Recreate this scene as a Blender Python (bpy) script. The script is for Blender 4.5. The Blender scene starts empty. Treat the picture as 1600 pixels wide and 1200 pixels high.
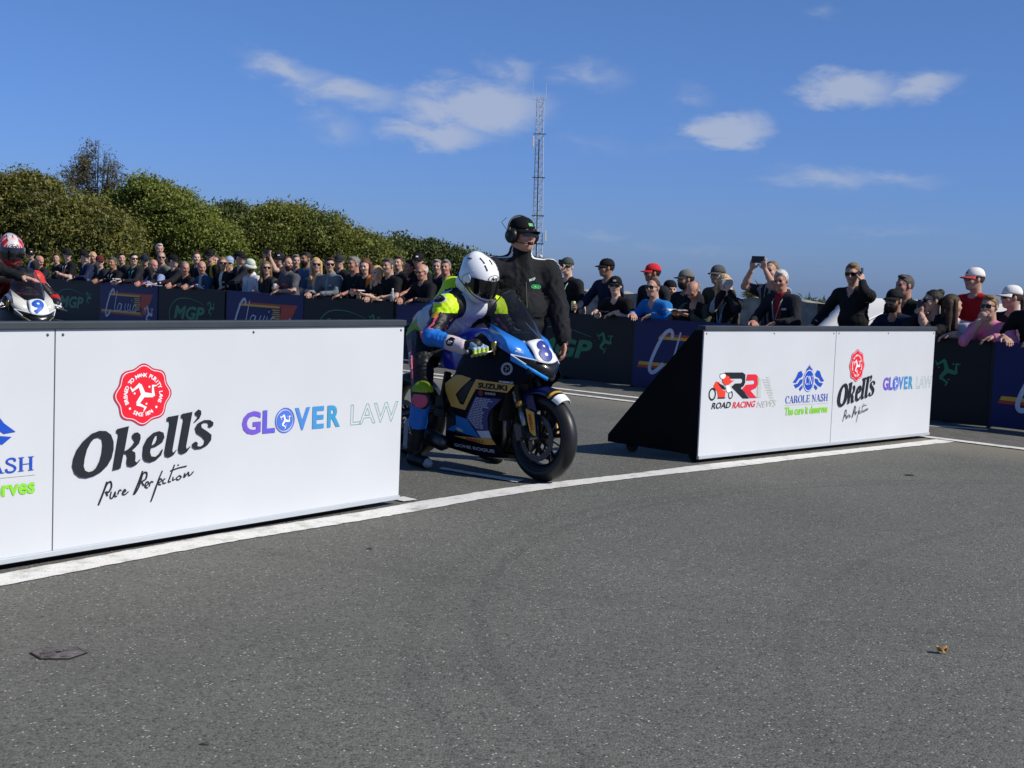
import bpy, bmesh, math, random
import numpy as np
from mathutils import Vector, Matrix
from mathutils.bvhtree import BVHTree
from mathutils.geometry import tessellate_polygon

random.seed(7)
RNG = np.random.default_rng(7)
SC = bpy.context.scene
COL = SC.collection
R = math.radians

# ---------------------------------------------------------------- camera
FPX, EYE, ROLL = 2150.0, 1.38, 0.04
PITCH = math.atan(170 * math.cos(ROLL) / FPX)
fw = Vector((0, math.cos(PITCH), -math.sin(PITCH)))
up0 = Vector((0, math.sin(PITCH), math.cos(PITCH)))
rt0 = Vector((1, 0, 0))
cr = rt0 * math.cos(ROLL) + up0 * math.sin(ROLL)
cu = up0 * math.cos(ROLL) - rt0 * math.sin(ROLL)
cam = bpy.data.cameras.new('camera')
cam.sensor_width = 36
cam.lens = 36 * FPX / 1600
cam.clip_end = 3000
cam.clip_start = 0.05
camo = bpy.data.objects.new('camera', cam)
COL.objects.link(camo)
m3 = Matrix((cr, cu, -fw)).transposed()
camo.matrix_world = Matrix.Translation((0, 0, EYE)) @ m3.to_4x4()
SC.camera = camo

# ---------------------------------------------------------------- world, sun, exposure
SUN_EL = R(40)
SUN_AZ = math.atan2(0.93, -0.37)          # from +Y towards +X
W = bpy.data.worlds.new('World')
SC.world = W
W.use_nodes = True
W.cycles.sampling_method = 'NONE'
wn, wl = W.node_tree.nodes, W.node_tree.links
wn.clear()
sky = wn.new('ShaderNodeTexSky')
sky.sky_type = 'NISHITA'
sky.sun_disc = False
sky.sun_elevation = SUN_EL
sky.sun_rotation = SUN_AZ
sky.air_density = 1.0
sky.dust_density = 0.25
sky.ozone_density = 3.0
sky.altitude = 50


def math_node(op, a, b=None, c=None):
    n = wn.new('ShaderNodeMath')
    n.operation = op
    for i, v in enumerate((a, b, c)):
        if v is None:
            continue
        if isinstance(v, (int, float)):
            n.inputs[i].default_value = v
        else:
            wl.new(v, n.inputs[i])
    return n.outputs[0]


tc = wn.new('ShaderNodeTexCoord')
sep = wn.new('ShaderNodeSeparateXYZ')
wl.new(tc.outputs['Generated'], sep.inputs[0])
az = math_node('ARCTAN2', sep.outputs[0], sep.outputs[1])
el = math_node('ARCSINE', sep.outputs[2])
cmb = wn.new('ShaderNodeCombineXYZ')
wl.new(az, cmb.inputs[0])
wl.new(math_node('MULTIPLY', el, 2.2), cmb.inputs[1])
nz = wn.new('ShaderNodeTexNoise')
wl.new(cmb.outputs[0], nz.inputs['Vector'])
nz.inputs['Scale'].default_value = 26
nz.inputs['Detail'].default_value = 7
nz.inputs['Roughness'].default_value = 0.6
nz.inputs['Distortion'].default_value = 0.25
# fair-weather clouds: azimuth, elevation (degrees), half widths, density
CLOUDS = [(-9.48, 7.8, 1.93, 0.55, 0.55, -0.2), (-7.14, 7.11, 2.21, 0.61, 0.62, -0.15), (-1.9, 6.77, 2.5, 0.92, 1.0, 0), (-3.57, 5.57, 1.97, 0.46, 0.8, 0), (-0.64, 8.26, 1.1, 0.56, 0.5, -0.2),
          (2.9, 8.23, 1.44, 0.56, 0.34, 0), (8.42, 6.14, 1.49, 0.56, 1.0, -0.05), (13.07, 7.83, 1.68, 0.64, 0.9, 0.05), (16.0, 8.09, 1.32, 0.54, 0.65, 0.15), (12.39, 4.35, 2.37, 0.46, 0.45, -0.02),
          (15.13, 4.41, 1.83, 0.35, 0.32, 0), (-7.74, 5.55, 1.25, 0.66, 0.34, -0.3), (3.19, 1.82, 1.45, 0.24, 0.25, 0), (7.11, 7.53, 0.93, 0.4, 0.22, -0.2), (3.16, 5.42, 1.57, 0.36, 0.16, 0),
          (6.43, 5.53, 1.3, 0.41, 0.16, 0), (12.02, 10.87, 0.62, 0.34, 0.22, 0), (7.69, 1.23, 3.86, 0.26, 0.14, 0), (15.25, 2.39, 2.67, 0.25, 0.14, 0),
          (-28, 8, 3, .8, .7, .1), (-42, 6, 4, .7, .6, 0), (27, 7, 3, .8, .8, 0), (40, 9, 4, 1.0, .8, .1), (75, 7, 5, .9, .8, 0), (-85, 7, 5, .9, .7, 0), (130, 8, 6, 1, .8, 0), (-135, 8, 6, 1, .8, 0)]
total = None
warp = wn.new('ShaderNodeVectorMath')          # ragged cloud edges
warp.operation = 'MULTIPLY_ADD'
wl.new(nz.outputs['Color'], warp.inputs[0])
warp.inputs[1].default_value = (.050, .030, 0)
ae = wn.new('ShaderNodeCombineXYZ')
wl.new(math_node('ADD', az, -.025), ae.inputs[0])
wl.new(math_node('ADD', el, -.015), ae.inputs[1])
wl.new(ae.outputs[0], warp.inputs[2])
for a, e, ra, re_, dn, sl in CLOUDS:
    mp = wn.new('ShaderNodeMapping')
    mp.vector_type = 'TEXTURE'
    mp.inputs['Location'].default_value = (R(a), R(e), 0)
    mp.inputs['Rotation'].default_value = (0, 0, sl)
    mp.inputs['Scale'].default_value = (R(ra) * 1.55, R(re_) * 1.55, 1)
    wl.new(warp.outputs[0], mp.inputs[0])
    ln = wn.new('ShaderNodeVectorMath')
    ln.operation = 'LENGTH'
    wl.new(mp.outputs[0], ln.inputs[0])
    b = math_node('MULTIPLY_ADD', ln.outputs['Value'], -dn, dn)
    total = b if total is None else math_node('MAXIMUM', total, b)
cl = math_node('MULTIPLY', total, math_node('MULTIPLY_ADD', nz.outputs[0], 2.3, -.08))
mr = wn.new('ShaderNodeMapRange')
mr.interpolation_type = 'SMOOTHSTEP'
wl.new(cl, mr.inputs[0])
mr.inputs[1].default_value = 0.0
mr.inputs[2].default_value = 0.68
mr.inputs[4].default_value = 0.72
mix = wn.new('ShaderNodeMixRGB')
wl.new(mr.outputs[0], mix.inputs[0])
# clean maritime air: bluer towards the horizon than the stock sky, the same all the way round
tint = wn.new('ShaderNodeValToRGB')
tint.color_ramp.elements[0].position = 0.0
tint.color_ramp.elements[0].color = (.31, .485, 1.10, 1)
tint.color_ramp.elements[1].position = .30
tint.color_ramp.elements[1].color = (.53, .72, .98, 1)
wl.new(el, tint.inputs[0])
tm_ = wn.new('ShaderNodeMixRGB')
tm_.blend_type = 'MULTIPLY'
tm_.inputs[0].default_value = 1.0
wl.new(sky.outputs[0], tm_.inputs[1])
wl.new(tint.outputs[0], tm_.inputs[2])
wl.new(tm_.outputs[0], mix.inputs[1])
mix.inputs[2].default_value = (4.6, 5.1, 6.3, 1)
bg = wn.new('ShaderNodeBackground')
bg.inputs[1].default_value = 0.10
wl.new(mix.outputs[0], bg.inputs[0])
wo = wn.new('ShaderNodeOutputWorld')
wl.new(bg.outputs[0], wo.inputs[0])

sun = bpy.data.lights.new('sun', 'SUN')
sun.energy = 5.0
sun.angle = R(0.53)
sun.color = (1.0, 0.94, 0.85)
suno = bpy.data.objects.new('sun', sun)
COL.objects.link(suno)
sdir = Vector((math.sin(SUN_AZ) * math.cos(SUN_EL), math.cos(SUN_AZ) * math.cos(SUN_EL), math.sin(SUN_EL)))
suno.rotation_euler = sdir.to_track_quat('Z', 'Y').to_euler()
suno.location = (20, -10, 30)

SC.view_settings.view_transform = 'Standard'
SC.view_settings.look = 'None'
SC.view_settings.gamma = 1.0
SC.view_settings.use_curve_mapping = False
SC.view_settings.exposure = 0.0
SC.render.engine = 'CYCLES'
SC.cycles.max_bounces = 6
SC.cycles.diffuse_bounces = 3
SC.cycles.glossy_bounces = 3
SC.cycles.transmission_bounces = 4
SC.cycles.use_denoising = True

# ---------------------------------------------------------------- helpers: materials
MATS = {}


def mat(name, col, rough=.6, metal=0., spec=.4, bump=0., bscale=60., var=0., vscale=6., coat=0., trans=0., ior=1.45, alpha=1., sheen=0., blotch=None):
    if name in MATS:
        return MATS[name]
    m = bpy.data.materials.new(name)
    m.use_nodes = True
    N, L = m.node_tree.nodes, m.node_tree.links
    b = N['Principled BSDF']
    b.inputs['Base Color'].default_value = (*col, 1)
    b.inputs['Roughness'].default_value = rough
    b.inputs['Metallic'].default_value = metal
    b.inputs['Specular IOR Level'].default_value = spec
    b.inputs['IOR'].default_value = ior
    b.inputs['Coat Weight'].default_value = coat
    b.inputs['Coat Roughness'].default_value = .08
    b.inputs['Transmission Weight'].default_value = trans
    b.inputs['Alpha'].default_value = alpha
    b.inputs['Sheen Weight'].default_value = sheen
    if var or bump:
        t = N.new('ShaderNodeTexCoord')
    if var:
        n = N.new('ShaderNodeTexNoise')
        n.inputs['Scale'].default_value = vscale
        n.inputs['Detail'].default_value = 5
        L.new(t.outputs['Object'], n.inputs['Vector'])
        r = N.new('ShaderNodeValToRGB')
        r.color_ramp.elements[0].position = .3
        r.color_ramp.elements[1].position = .7
        r.color_ramp.elements[0].color = (*[c * (1 - var) for c in col], 1)
        r.color_ramp.elements[1].color = (*[min(1, c * (1 + var)) for c in col], 1)
        L.new(n.outputs[0], r.inputs[0])
        L.new(r.outputs[0], b.inputs['Base Color'])
    if bump:
        n2 = N.new('ShaderNodeTexNoise')
        n2.inputs['Scale'].default_value = bscale
        n2.inputs['Detail'].default_value = 4
        L.new(t.outputs['Object'], n2.inputs['Vector'])
        bp = N.new('ShaderNodeBump')
        bp.inputs['Strength'].default_value = bump
        bp.inputs['Distance'].default_value = .01
        L.new(n2.outputs[0], bp.inputs['Height'])
        L.new(bp.outputs[0], b.inputs['Normal'])
    MATS[name] = m
    return m


def hexlin(h):
    v = [int(h[i:i + 2], 16) / 255 for i in (0, 2, 4)]
    return tuple((c / 12.92 if c < .04045 else ((c + .055) / 1.055) ** 2.4) for c in v)


def cloth(h, rough=.85):
    return mat('cloth_' + h, hexlin(h), rough, var=.18, vscale=9, bump=.25, bscale=90, spec=.25, sheen=.0)


def paint(h, rough=.25, coat=.3):
    return mat('paint_' + h, hexlin(h), rough, spec=.5, coat=coat, var=.04, vscale=12)


def ink(h):
    return mat('ink_' + h, hexlin(h), .45, spec=.35, var=.05, vscale=20)


# ---------------------------------------------------------------- helpers: objects
def tag(o, label=None, cat=None, group=None, kind=None):
    if label: o['label'] = label
    if cat: o['category'] = cat
    if group: o['group'] = group
    if kind: o['kind'] = kind
    return o


def empty(name, loc=(0, 0, 0), rz=0., label=None, cat=None, group=None):
    o = bpy.data.objects.new(name, None)
    COL.objects.link(o)
    o.empty_display_size = .2
    o.location = loc
    o.rotation_euler = (0, 0, rz)
    return tag(o, label, cat, group)


class MB:
    """collects shapes; build() links them as ONE mesh object"""

    def __init__(s):
        s.v, s.f, s.m = [], [], []

    def add(s, vs, fs, mi=0):
        o = len(s.v)
        s.v += [tuple(map(float, p)) for p in vs]
        s.f += [tuple(int(i) + o for i in f) for f in fs]
        s.m += [mi] * len(fs)
        return s

    def box(s, c, h, Rm=None, mi=0):
        P = []
        for x in (-1, 1):
            for y in (-1, 1):
                for z in (-1, 1):
                    q = Vector((x * h[0], y * h[1], z * h[2]))
                    if Rm is not None: q = Rm @ q
                    P.append(q + Vector(c))
        return s.add(P, [(0, 1, 3, 2), (4, 6, 7, 5), (0, 4, 5, 1), (2, 3, 7, 6), (0, 2, 6, 4), (1, 5, 7, 3)], mi)

    def tube(s, pts, r, n=10, caps=True, mi=0, flat=None):
        pts = [Vector(p) for p in pts]
        k = len(pts)
        rs = list(r) if hasattr(r, '__len__') else [r] * k
        rings = []
        t0 = (pts[1] - pts[0]).normalized()
        u = t0.orthogonal().normalized() if flat is None else (Vector(flat) - t0 * t0.dot(Vector(flat))).normalized()
        for i in range(k):
            t = (pts[min(i + 1, k - 1)] - pts[max(i - 1, 0)]).normalized()
            u = (u - t * u.dot(t)).normalized()
            w = t.cross(u)
            rr = rs[i] if hasattr(rs[i], '__len__') else (rs[i], rs[i])
            rings.append([pts[i] + u * rr[0] * math.cos(2 * math.pi * j / n) + w * rr[1] * math.sin(2 * math.pi * j / n) for j in range(n)])
        V = [p for q in rings for p in q]
        Fc = [(i * n + j, i * n + (j + 1) % n, (i + 1) * n + (j + 1) % n, (i + 1) * n + j) for i in range(k - 1) for j in range(n)]
        if caps:
            Fc += [tuple(range(n))[::-1], tuple((k - 1) * n + j for j in range(n))]
        return s.add(V, Fc, mi)

    def lathe(s, prof, c, ax, n=32, mi=0, closed=False):
        """prof: (radius, height along ax)"""
        ax = Vector(ax).normalized()
        u = ax.orthogonal().normalized()
        w = ax.cross(u)
        c = Vector(c)
        k = len(prof)
        V = [c + ax * h + (u * math.cos(2 * math.pi * j / n) + w * math.sin(2 * math.pi * j / n)) * r_ for r_, h in prof for j in range(n)]
        e = k if closed else k - 1
        return s.add(V, [(i * n + j, i * n + (j + 1) % n, ((i + 1) % k) * n + (j + 1) % n, ((i + 1) % k) * n + j) for i in range(e) for j in range(n)], mi)

    def grid(s, P, mi=0):
        a, b = len(P), len(P[0])
        return s.add([p for q in P for p in q], [(i * b + j, i * b + j + 1, (i + 1) * b + j + 1, (i + 1) * b + j) for i in range(a - 1) for j in range(b - 1)], mi)

    def prism(s, poly, fn, d0, d1, mi=0):
        """poly 2d; fn(x,y,d)->3d; extruded from d0 to d1"""
        n = len(poly)
        tris = tessellate_polygon([[Vector((x, y, 0)) for x, y in poly]])
        V = [fn(x, y, d0) for x, y in poly] + [fn(x, y, d1) for x, y in poly]
        Fc = [(i, (i + 1) % n, n + (i + 1) % n, n + i) for i in range(n)]
        Fc += [tuple(t) for t in tris] + [tuple(n + i for i in t[::-1]) for t in tris]
        return s.add(V, Fc, mi)

    def build(s, name, mats, parent=None, smooth=False, bevel=0., sub=0, solid=0., weld=True, autosm=None):
        me = bpy.data.meshes.new(name)
        me.from_pydata(s.v, [], s.f)
        if not isinstance(mats, (list, tuple)): mats = [mats]
        for m in mats: me.materials.append(m)
        if len(mats) > 1: me.polygons.foreach_set('material_index', s.m)
        bm = bmesh.new()
        bm.from_mesh(me)
        if weld: bmesh.ops.remove_doubles(bm, verts=bm.verts, dist=1e-5)
        bmesh.ops.recalc_face_normals(bm, faces=bm.faces)
        if autosm:
            for e in bm.edges:
                if len(e.link_faces) == 2 and e.calc_face_angle(0) > autosm: e.smooth = False
        bm.to_mesh(me)
        bm.free()
        if smooth or autosm: me.polygons.foreach_set('use_smooth', [True] * len(me.polygons))
        o = bpy.data.objects.new(name, me)
        COL.objects.link(o)
        if parent: o.parent = parent
        if solid:
            md = o.modifiers.new('s', 'SOLIDIFY')
            md.thickness = solid
            md.offset = 0
        if sub:
            md = o.modifiers.new('d', 'SUBSURF')
            md.levels = md.render_levels = sub
        if bevel:
            md = o.modifiers.new('b', 'BEVEL')
            md.width = bevel
            md.segments = 2
            md.limit_method = 'ANGLE'
        return o


# ---------------------------------------------------------------- helpers: flat graphics (x, y, lift) + triangles
class Flat:
    def __init__(s, v=None, f=None):
        s.v = np.zeros((0, 3)) if v is None else np.array(v, float).reshape(-1, 3)
        s.f = [] if f is None else list(f)

    def __add__(s, o):
        k = len(s.v)
        return Flat(np.vstack([s.v, o.v]), s.f + [tuple(i + k for i in t) for t in o.f])

    def xf(s, sx=1., sy=None, dx=0., dy=0., rot=0., shear=0.):
        sy = sx if sy is None else sy
        x = s.v[:, 0] * sx + s.v[:, 1] * sy * shear
        y = s.v[:, 1] * sy
        c, d = math.cos(rot), math.sin(rot)
        v = np.stack([x * c - y * d + dx, x * d + y * c + dy, s.v[:, 2]], 1)
        return Flat(v, s.f)

    def lift(s, h):
        v = s.v.copy()
        v[:, 2] += h
        return Flat(v, s.f)

    def box(s):
        return s.v[:, 0].min(), s.v[:, 0].max(), s.v[:, 1].min(), s.v[:, 1].max()

    def fit(s, x0, x1, y0, y1):
        a, b, c, d = s.box()
        sx, sy = (x1 - x0) / (b - a), (y1 - y0) / (d - c)
        return s.xf(sx, sy, x0 - a * sx, y0 - c * sy)


def F_poly(outer, holes=()):
    loops = [list(outer)] + [list(h) for h in holes]
    tr = tessellate_polygon([[Vector((p[0], p[1], 0)) for p in l] for l in loops])
    return Flat([(p[0], p[1], 0) for l in loops for p in l], [tuple(t) for t in tr])


def smooth_line(pts, n=4):
    pts = [np.array(p, float) for p in pts]
    if len(pts) < 3: return pts
    out = []
    for i in range(len(pts) - 1):
        p0, p1, p2, p3 = pts[max(i - 1, 0)], pts[i], pts[i + 1], pts[min(i + 2, len(pts) - 1)]
        for k in range(n):
            t = k / n
            out.append(.5 * (2 * p1 + (p2 - p0) * t + (2 * p0 - 5 * p1 + 4 * p2 - p3) * t * t + (3 * p1 - p0 - 3 * p2 + p3) * t ** 3))
    out.append(pts[-1])
    return out


def F_stroke(pts, w, rise=.0012, sm=0, w_end=None):
    P = smooth_line(pts, sm) if sm else [np.array(p, float) for p in pts]
    n = len(P)
    L_, R_ = [], []
    for i in range(n):
        a, b = P[max(i - 1, 0)], P[min(i + 1, n - 1)]
        t = (b - a) / (np.linalg.norm(b - a) + 1e-9)
        nn = np.array([-t[1], t[0]])
        k = 1.
        if 0 < i < n - 1:
            t1 = (P[i] - a) / (np.linalg.norm(P[i] - a) + 1e-9)
            k = 1 / max(.55, abs(t1 @ t))
        ww = w if w_end is None else w + (w_end - w) * i / (n - 1)
        L_.append(P[i] + nn * ww / 2 * k)
        R_.append(P[i] - nn * ww / 2 * k)
    h = [rise * i / max(1, n - 1) for i in range(n)]
    V = [(p[0], p[1], z) for p, z in zip(L_, h)] + [(p[0], p[1], z) for p, z in zip(R_, h)]
    return Flat(V, [q for i in range(n - 1) for q in ((i, i + 1, n + i + 1), (i, n + i + 1, n + i))])


_tx = {}


def F_text(txt, size=1., bold=0., shear=0., space=1., outline=0.):
    key = (txt, bold, space, outline)
    if key not in _tx:
        c = bpy.data.curves.new('t', 'FONT')
        c.body = txt
        c.size = 1
        c.offset = bold
        c.space_character = space
        c.resolution_u = 3
        if outline:
            c.fill_mode = 'NONE'
            c.bevel_depth = outline
            c.bevel_resolution = 0
        o = bpy.data.objects.new('t', c)
        me = bpy.data.meshes.new_from_object(o)
        v = np.array([q.co[:] for q in me.vertices]).reshape(-1, 3)
        if not outline: v[:, 2] = 0
        f = [tuple(p.vertices) for p in me.polygons]
        bpy.data.objects.remove(o)
        bpy.data.curves.remove(c)
        bpy.data.meshes.remove(me)
        _tx[key] = (v, f)
    v, f = _tx[key]
    fl = Flat(v.copy(), f)
    if outline: fl.v[:, 2] = np.abs(fl.v[:, 2]) * .08
    return fl.xf(size, size, shear=shear)


def F_ellipse(cx, cy, rx, ry, n=40, hole=0.):
    o = [(cx + rx * math.cos(t * 2 * math.pi / n), cy + ry * math.sin(t * 2 * math.pi / n)) for t in range(n)]
    if hole:
        i = [(cx + rx * hole * math.cos(t * 2 * math.pi / n), cy + ry * hole * math.sin(t * 2 * math.pi / n)) for t in range(n)]
        return Flat([(x, y, 0) for x, y in o + i], [q for k in range(n) for q in ((k, (k + 1) % n, n + (k + 1) % n), (k, n + (k + 1) % n, n + k))])
    return F_poly(o)


def F_ringtext(txt, r, size, a0, a1, bold=.02, inward=False):
    out = Flat()
    n = len(txt)
    for i, ch in enumerate(txt):
        if ch == ' ': continue
        a = a0 + (a1 - a0) * (i + .5) / n
        g = F_text(ch, size, bold)
        b = g.box()
        g = g.xf(1, 1, -(b[0] + b[1]) / 2, -.35 * size)
        rot = a - math.pi / 2 if not inward else a + math.pi / 2
        out = out + g.xf(1, 1, r * math.cos(a), r * math.sin(a), rot)
    return out


def put(flat, fn, name, m, parent, stuff=True):
    """place a Flat through fn(x,y,h)->3d as one thin sheet object"""
    me = bpy.data.meshes.new(name)
    me.from_pydata([fn(*p) for p in flat.v], [], flat.f)
    me.materials.append(m)
    o = bpy.data.objects.new(name, me)
    COL.objects.link(o)
    if parent: o.parent = parent
    if name.startswith('printed') and stuff: o['kind'] = 'stuff'
    return o


def subdivide_flat(fl, step):
    """cut a Flat by a square lattice so it can follow a curved surface"""
    bm = bmesh.new()
    vs = [bm.verts.new(p) for p in fl.v]
    for f in fl.f:
        try: bm.faces.new([vs[i] for i in f])
        except ValueError: pass
    a, b, c, d = fl.box()
    x = math.ceil(a / step) * step
    while x < b:
        bmesh.ops.bisect_plane(bm, geom=bm.verts[:] + bm.edges[:] + bm.faces[:], plane_co=(x, 0, 0), plane_no=(1, 0, 0))
        x += step
    y = math.ceil(c / step) * step
    while y < d:
        bmesh.ops.bisect_plane(bm, geom=bm.verts[:] + bm.edges[:] + bm.faces[:], plane_co=(0, y, 0), plane_no=(0, 1, 0))
        y += step
    bm.verts.index_update()
    out = Flat([v.co[:] for v in bm.verts], [tuple(v.index for v in f.verts) for f in bm.faces])
    bm.free()
    return out


def copy_tree(o, parent=None):
    c = o.copy()
    COL.objects.link(c)
    c.parent = parent
    for ch in list(o.children): copy_tree(ch, c)
    return c

# ================================================================ THE SETTING
def n_asphalt():
    m = bpy.data.materials.new('asphalt')
    m.use_nodes = True
    N, L = m.node_tree.nodes, m.node_tree.links
    b = N['Principled BSDF']
    t = N.new('ShaderNodeTexCoord').outputs['Object']

    def noise(sc, det=5, ro=.55):
        n = N.new('ShaderNodeTexNoise')
        n.inputs['Scale'].default_value = sc
        n.inputs['Detail'].default_value = det
        n.inputs['Roughness'].default_value = ro
        L.new(t, n.inputs['Vector'])
        return n.outputs[0]

    def ramp(src, a, b_, ca, cb):
        r = N.new('ShaderNodeValToRGB')
        r.color_ramp.elements[0].position = a
        r.color_ramp.elements[1].position = b_
        r.color_ramp.elements[0].color = ca
        r.color_ramp.elements[1].color = cb
        L.new(src, r.inputs[0])
        return r.outputs[0]

    def mixc(op, f, a, b_):
        x = N.new('ShaderNodeMixRGB')
        x.blend_type = op
        for i, q in enumerate((f, a, b_)):
            if isinstance(q, (int, float)): x.inputs[i].default_value = q
            elif isinstance(q, tuple): x.inputs[i].default_value = q
            else: L.new(q, x.inputs[i])
        return x.outputs[0]

    def mth(op, a, b_=None, c=None):
        x = N.new('ShaderNodeMath')
        x.operation = op
        for i, q in enumerate((a, b_, c)):
            if q is None: continue
            if isinstance(q, (int, float)): x.inputs[i].default_value = q
            else: L.new(q, x.inputs[i])
        return x.outputs[0]
    base = ramp(noise(.45, 6, .65), .3, .7, (.104, .104, .090, 1), (.140, .139, .121, 1))
    vor = N.new('ShaderNodeTexVoronoi')
    vor.inputs['Scale'].default_value = 105
    L.new(t, vor.inputs['Vector'])
    sc = N.new('ShaderNodeSeparateColor')
    L.new(vor.outputs['Color'], sc.inputs[0])
    grain = ramp(sc.outputs[0], 0, 1, (.68, .68, .68, 1), (1.30, 1.30, 1.29, 1))
    c = mixc('MULTIPLY', 1.0, base, grain)
    speck = mth('GREATER_THAN', sc.outputs[1], .965)
    near = mth('LESS_THAN', vor.outputs['Distance'], .42)
    c = mixc('MIX', mth('MULTIPLY', mth('MULTIPLY', speck, near), .75), c, (.55, .54, .5, 1))
    dk = mth('LESS_THAN', sc.outputs[2], .05)
    c = mixc('MIX', mth('MULTIPLY', dk, .6), c, (.03, .03, .03, 1))
    # older, cracked and dustier tarmac beside the fence: distance from the painted edge line
    sp = N.new('ShaderNodeSeparateXYZ')
    L.new(t, sp.inputs[0])
    d = mth('MULTIPLY', mth('ADD', mth('MULTIPLY_ADD', sp.outputs[0], 1.065, -17.15), sp.outputs[1]), .685)
    dn = mth('ADD', d, mth('MULTIPLY_ADD', noise(1.3, 4), .7, -.35))
    old = mth('GREATER_THAN', d, 0.05)
    oldc = mixc('MULTIPLY', 1.0, ramp(noise(6, 5, .7), .35, .7, (.088, .086, .079, 1), (.15, .145, .13, 1)), grain)
    c = mixc('MIX', mth('MULTIPLY', old, .8), c, oldc)
    r = N.new('ShaderNodeMapRange')
    L.new(dn, r.inputs[0])
    r.inputs[1].default_value, r.inputs[2].default_value = -1.1, -.1
    dust = mth('MULTIPLY', r.outputs[0], mth('SUBTRACT', 1.0, old))
    c = mixc('MIX', mth('MULTIPLY', dust, .8), c, (.21, .19, .148, 1))
    # tyre rubber arcs
    n3 = noise(3, 2)
    for cx, cy, rad, w, k in ((4.4, 5.6, 4.5, .035, .15), (4.5, 5.4, 4.85, .05, .10), (3.2, 14, 8.6, .05, .09), (6.2, 4.1, 5.2, .04, .10), (9.5, 6.5, 6.3, .04, .12)):
        dx, dy = mth('ADD', sp.outputs[0], -cx), mth('ADD', sp.outputs[1], -cy)
        rr = mth('SQRT', mth('ADD', mth('MULTIPLY', dx, dx), mth('MULTIPLY', dy, dy)))
        q = mth('ABSOLUTE', mth('ADD', rr, -rad))
        g = mth('MULTIPLY', mth('LESS_THAN', q, mth('MULTIPLY', n3, w * 2)), k)
        c = mixc('MIX', g, c, (.028, .028, .028, 1))
    # oil spots
    v2 = N.new('ShaderNodeTexVoronoi')
    v2.inputs['Scale'].default_value = .9
    L.new(t, v2.inputs['Vector'])
    sp_ = ramp(mth('ADD', v2.outputs['Distance'], mth('MULTIPLY', n3, .12)), .085, .14, (.6, .6, .6, 1), (1, 1, 1, 1))
    c = mixc('MULTIPLY', .7, c, sp_)
    L.new(c, b.inputs['Base Color'])
    b.inputs['Roughness'].default_value = .78
    b.inputs['Specular IOR Level'].default_value = .35
    bp = N.new('ShaderNodeBump')
    bp.inputs['Strength'].default_value = .55
    bp.inputs['Distance'].default_value = .006
    hh = mth('ADD', mth('MULTIPLY', vor.outputs['Distance'], -1.0), mth('MULTIPLY', noise(260, 1), .6))
    L.new(hh, bp.inputs['Height'])
    L.new(bp.outputs[0], b.inputs['Normal'])
    return m


ASPH = n_asphalt()
g = MB()
g.grid([[(x, y, z) for x in (-500, -60, 60, 500)] for y, z in ((-300, 0), (30, 0), (34, -.03), (40, -.12), (60, -.5), (120, -1.7), (900, -17))])
tag(g.build('road', ASPH), kind='structure')


def n_linepaint():
    m = bpy.data.materials.new('line_paint')
    m.use_nodes = True
    N, L = m.node_tree.nodes, m.node_tree.links
    b = N['Principled BSDF']
    t = N.new('ShaderNodeTexCoord').outputs['Object']
    n = N.new('ShaderNodeTexNoise')
    n.inputs['Scale'].default_value = 7
    n.inputs['Detail'].default_value = 9
    n.inputs['Roughness'].default_value = .7
    L.new(t, n.inputs['Vector'])
    r = N.new('ShaderNodeValToRGB')
    r.color_ramp.elements[0].position, r.color_ramp.elements[1].position = .33, .5
    r.color_ramp.elements[0].color = (.42, .41, .37, 1)
    r.color_ramp.elements[1].color = (.74, .72, .65, 1)
    L.new(n.outputs[0], r.inputs[0])
    v = N.new('ShaderNodeTexVoronoi')
    v.inputs['Scale'].default_value = 120
    L.new(t, v.inputs['Vector'])
    mx = N.new('ShaderNodeMixRGB')
    mx.blend_type = 'MULTIPLY'
    mx.inputs[0].default_value = .2
    L.new(r.outputs[0], mx.inputs[1])
    L.new(v.outputs['Color'], mx.inputs[2])
    h = N.new('ShaderNodeHueSaturation')
    h.inputs['Saturation'].default_value = .6
    L.new(mx.outputs[0], h.inputs['Color'])
    L.new(h.outputs[0], b.inputs['Base Color'])
    b.inputs['Roughness'].default_value = .7
    bp = N.new('ShaderNodeBump')
    bp.inputs['Strength'].default_value = .4
    bp.inputs['Distance'].default_value = .005
    L.new(v.outputs['Distance'], bp.inputs['Height'])
    L.new(bp.outputs[0], b.inputs['Normal'])
    return m


LP = n_linepaint()


def resample(pts, n):
    P = np.array(pts, float)
    s = np.r_[0, np.cumsum(np.linalg.norm(np.diff(P, axis=0), axis=1))]
    q = np.linspace(0, s[-1], n)
    return np.stack([np.interp(q, s, P[:, 0]), np.interp(q, s, P[:, 1])], 1)


def paint_line(up_, lo, z, name='painted_line'):
    n = max(6, int(np.linalg.norm(np.array(up_[0]) - np.array(up_[-1])) / .04))
    a, b = resample(up_, n), resample(lo, n)
    j = RNG.normal(0, .0035, (2, n, 2))
    a, b = a + j[0], b + j[1]
    m = MB()
    m.grid([[(p[0], p[1], z) for p in a], [(p[0], p[1], z) for p in b]])
    return tag(m.build(name, LP), kind='structure')


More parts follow.
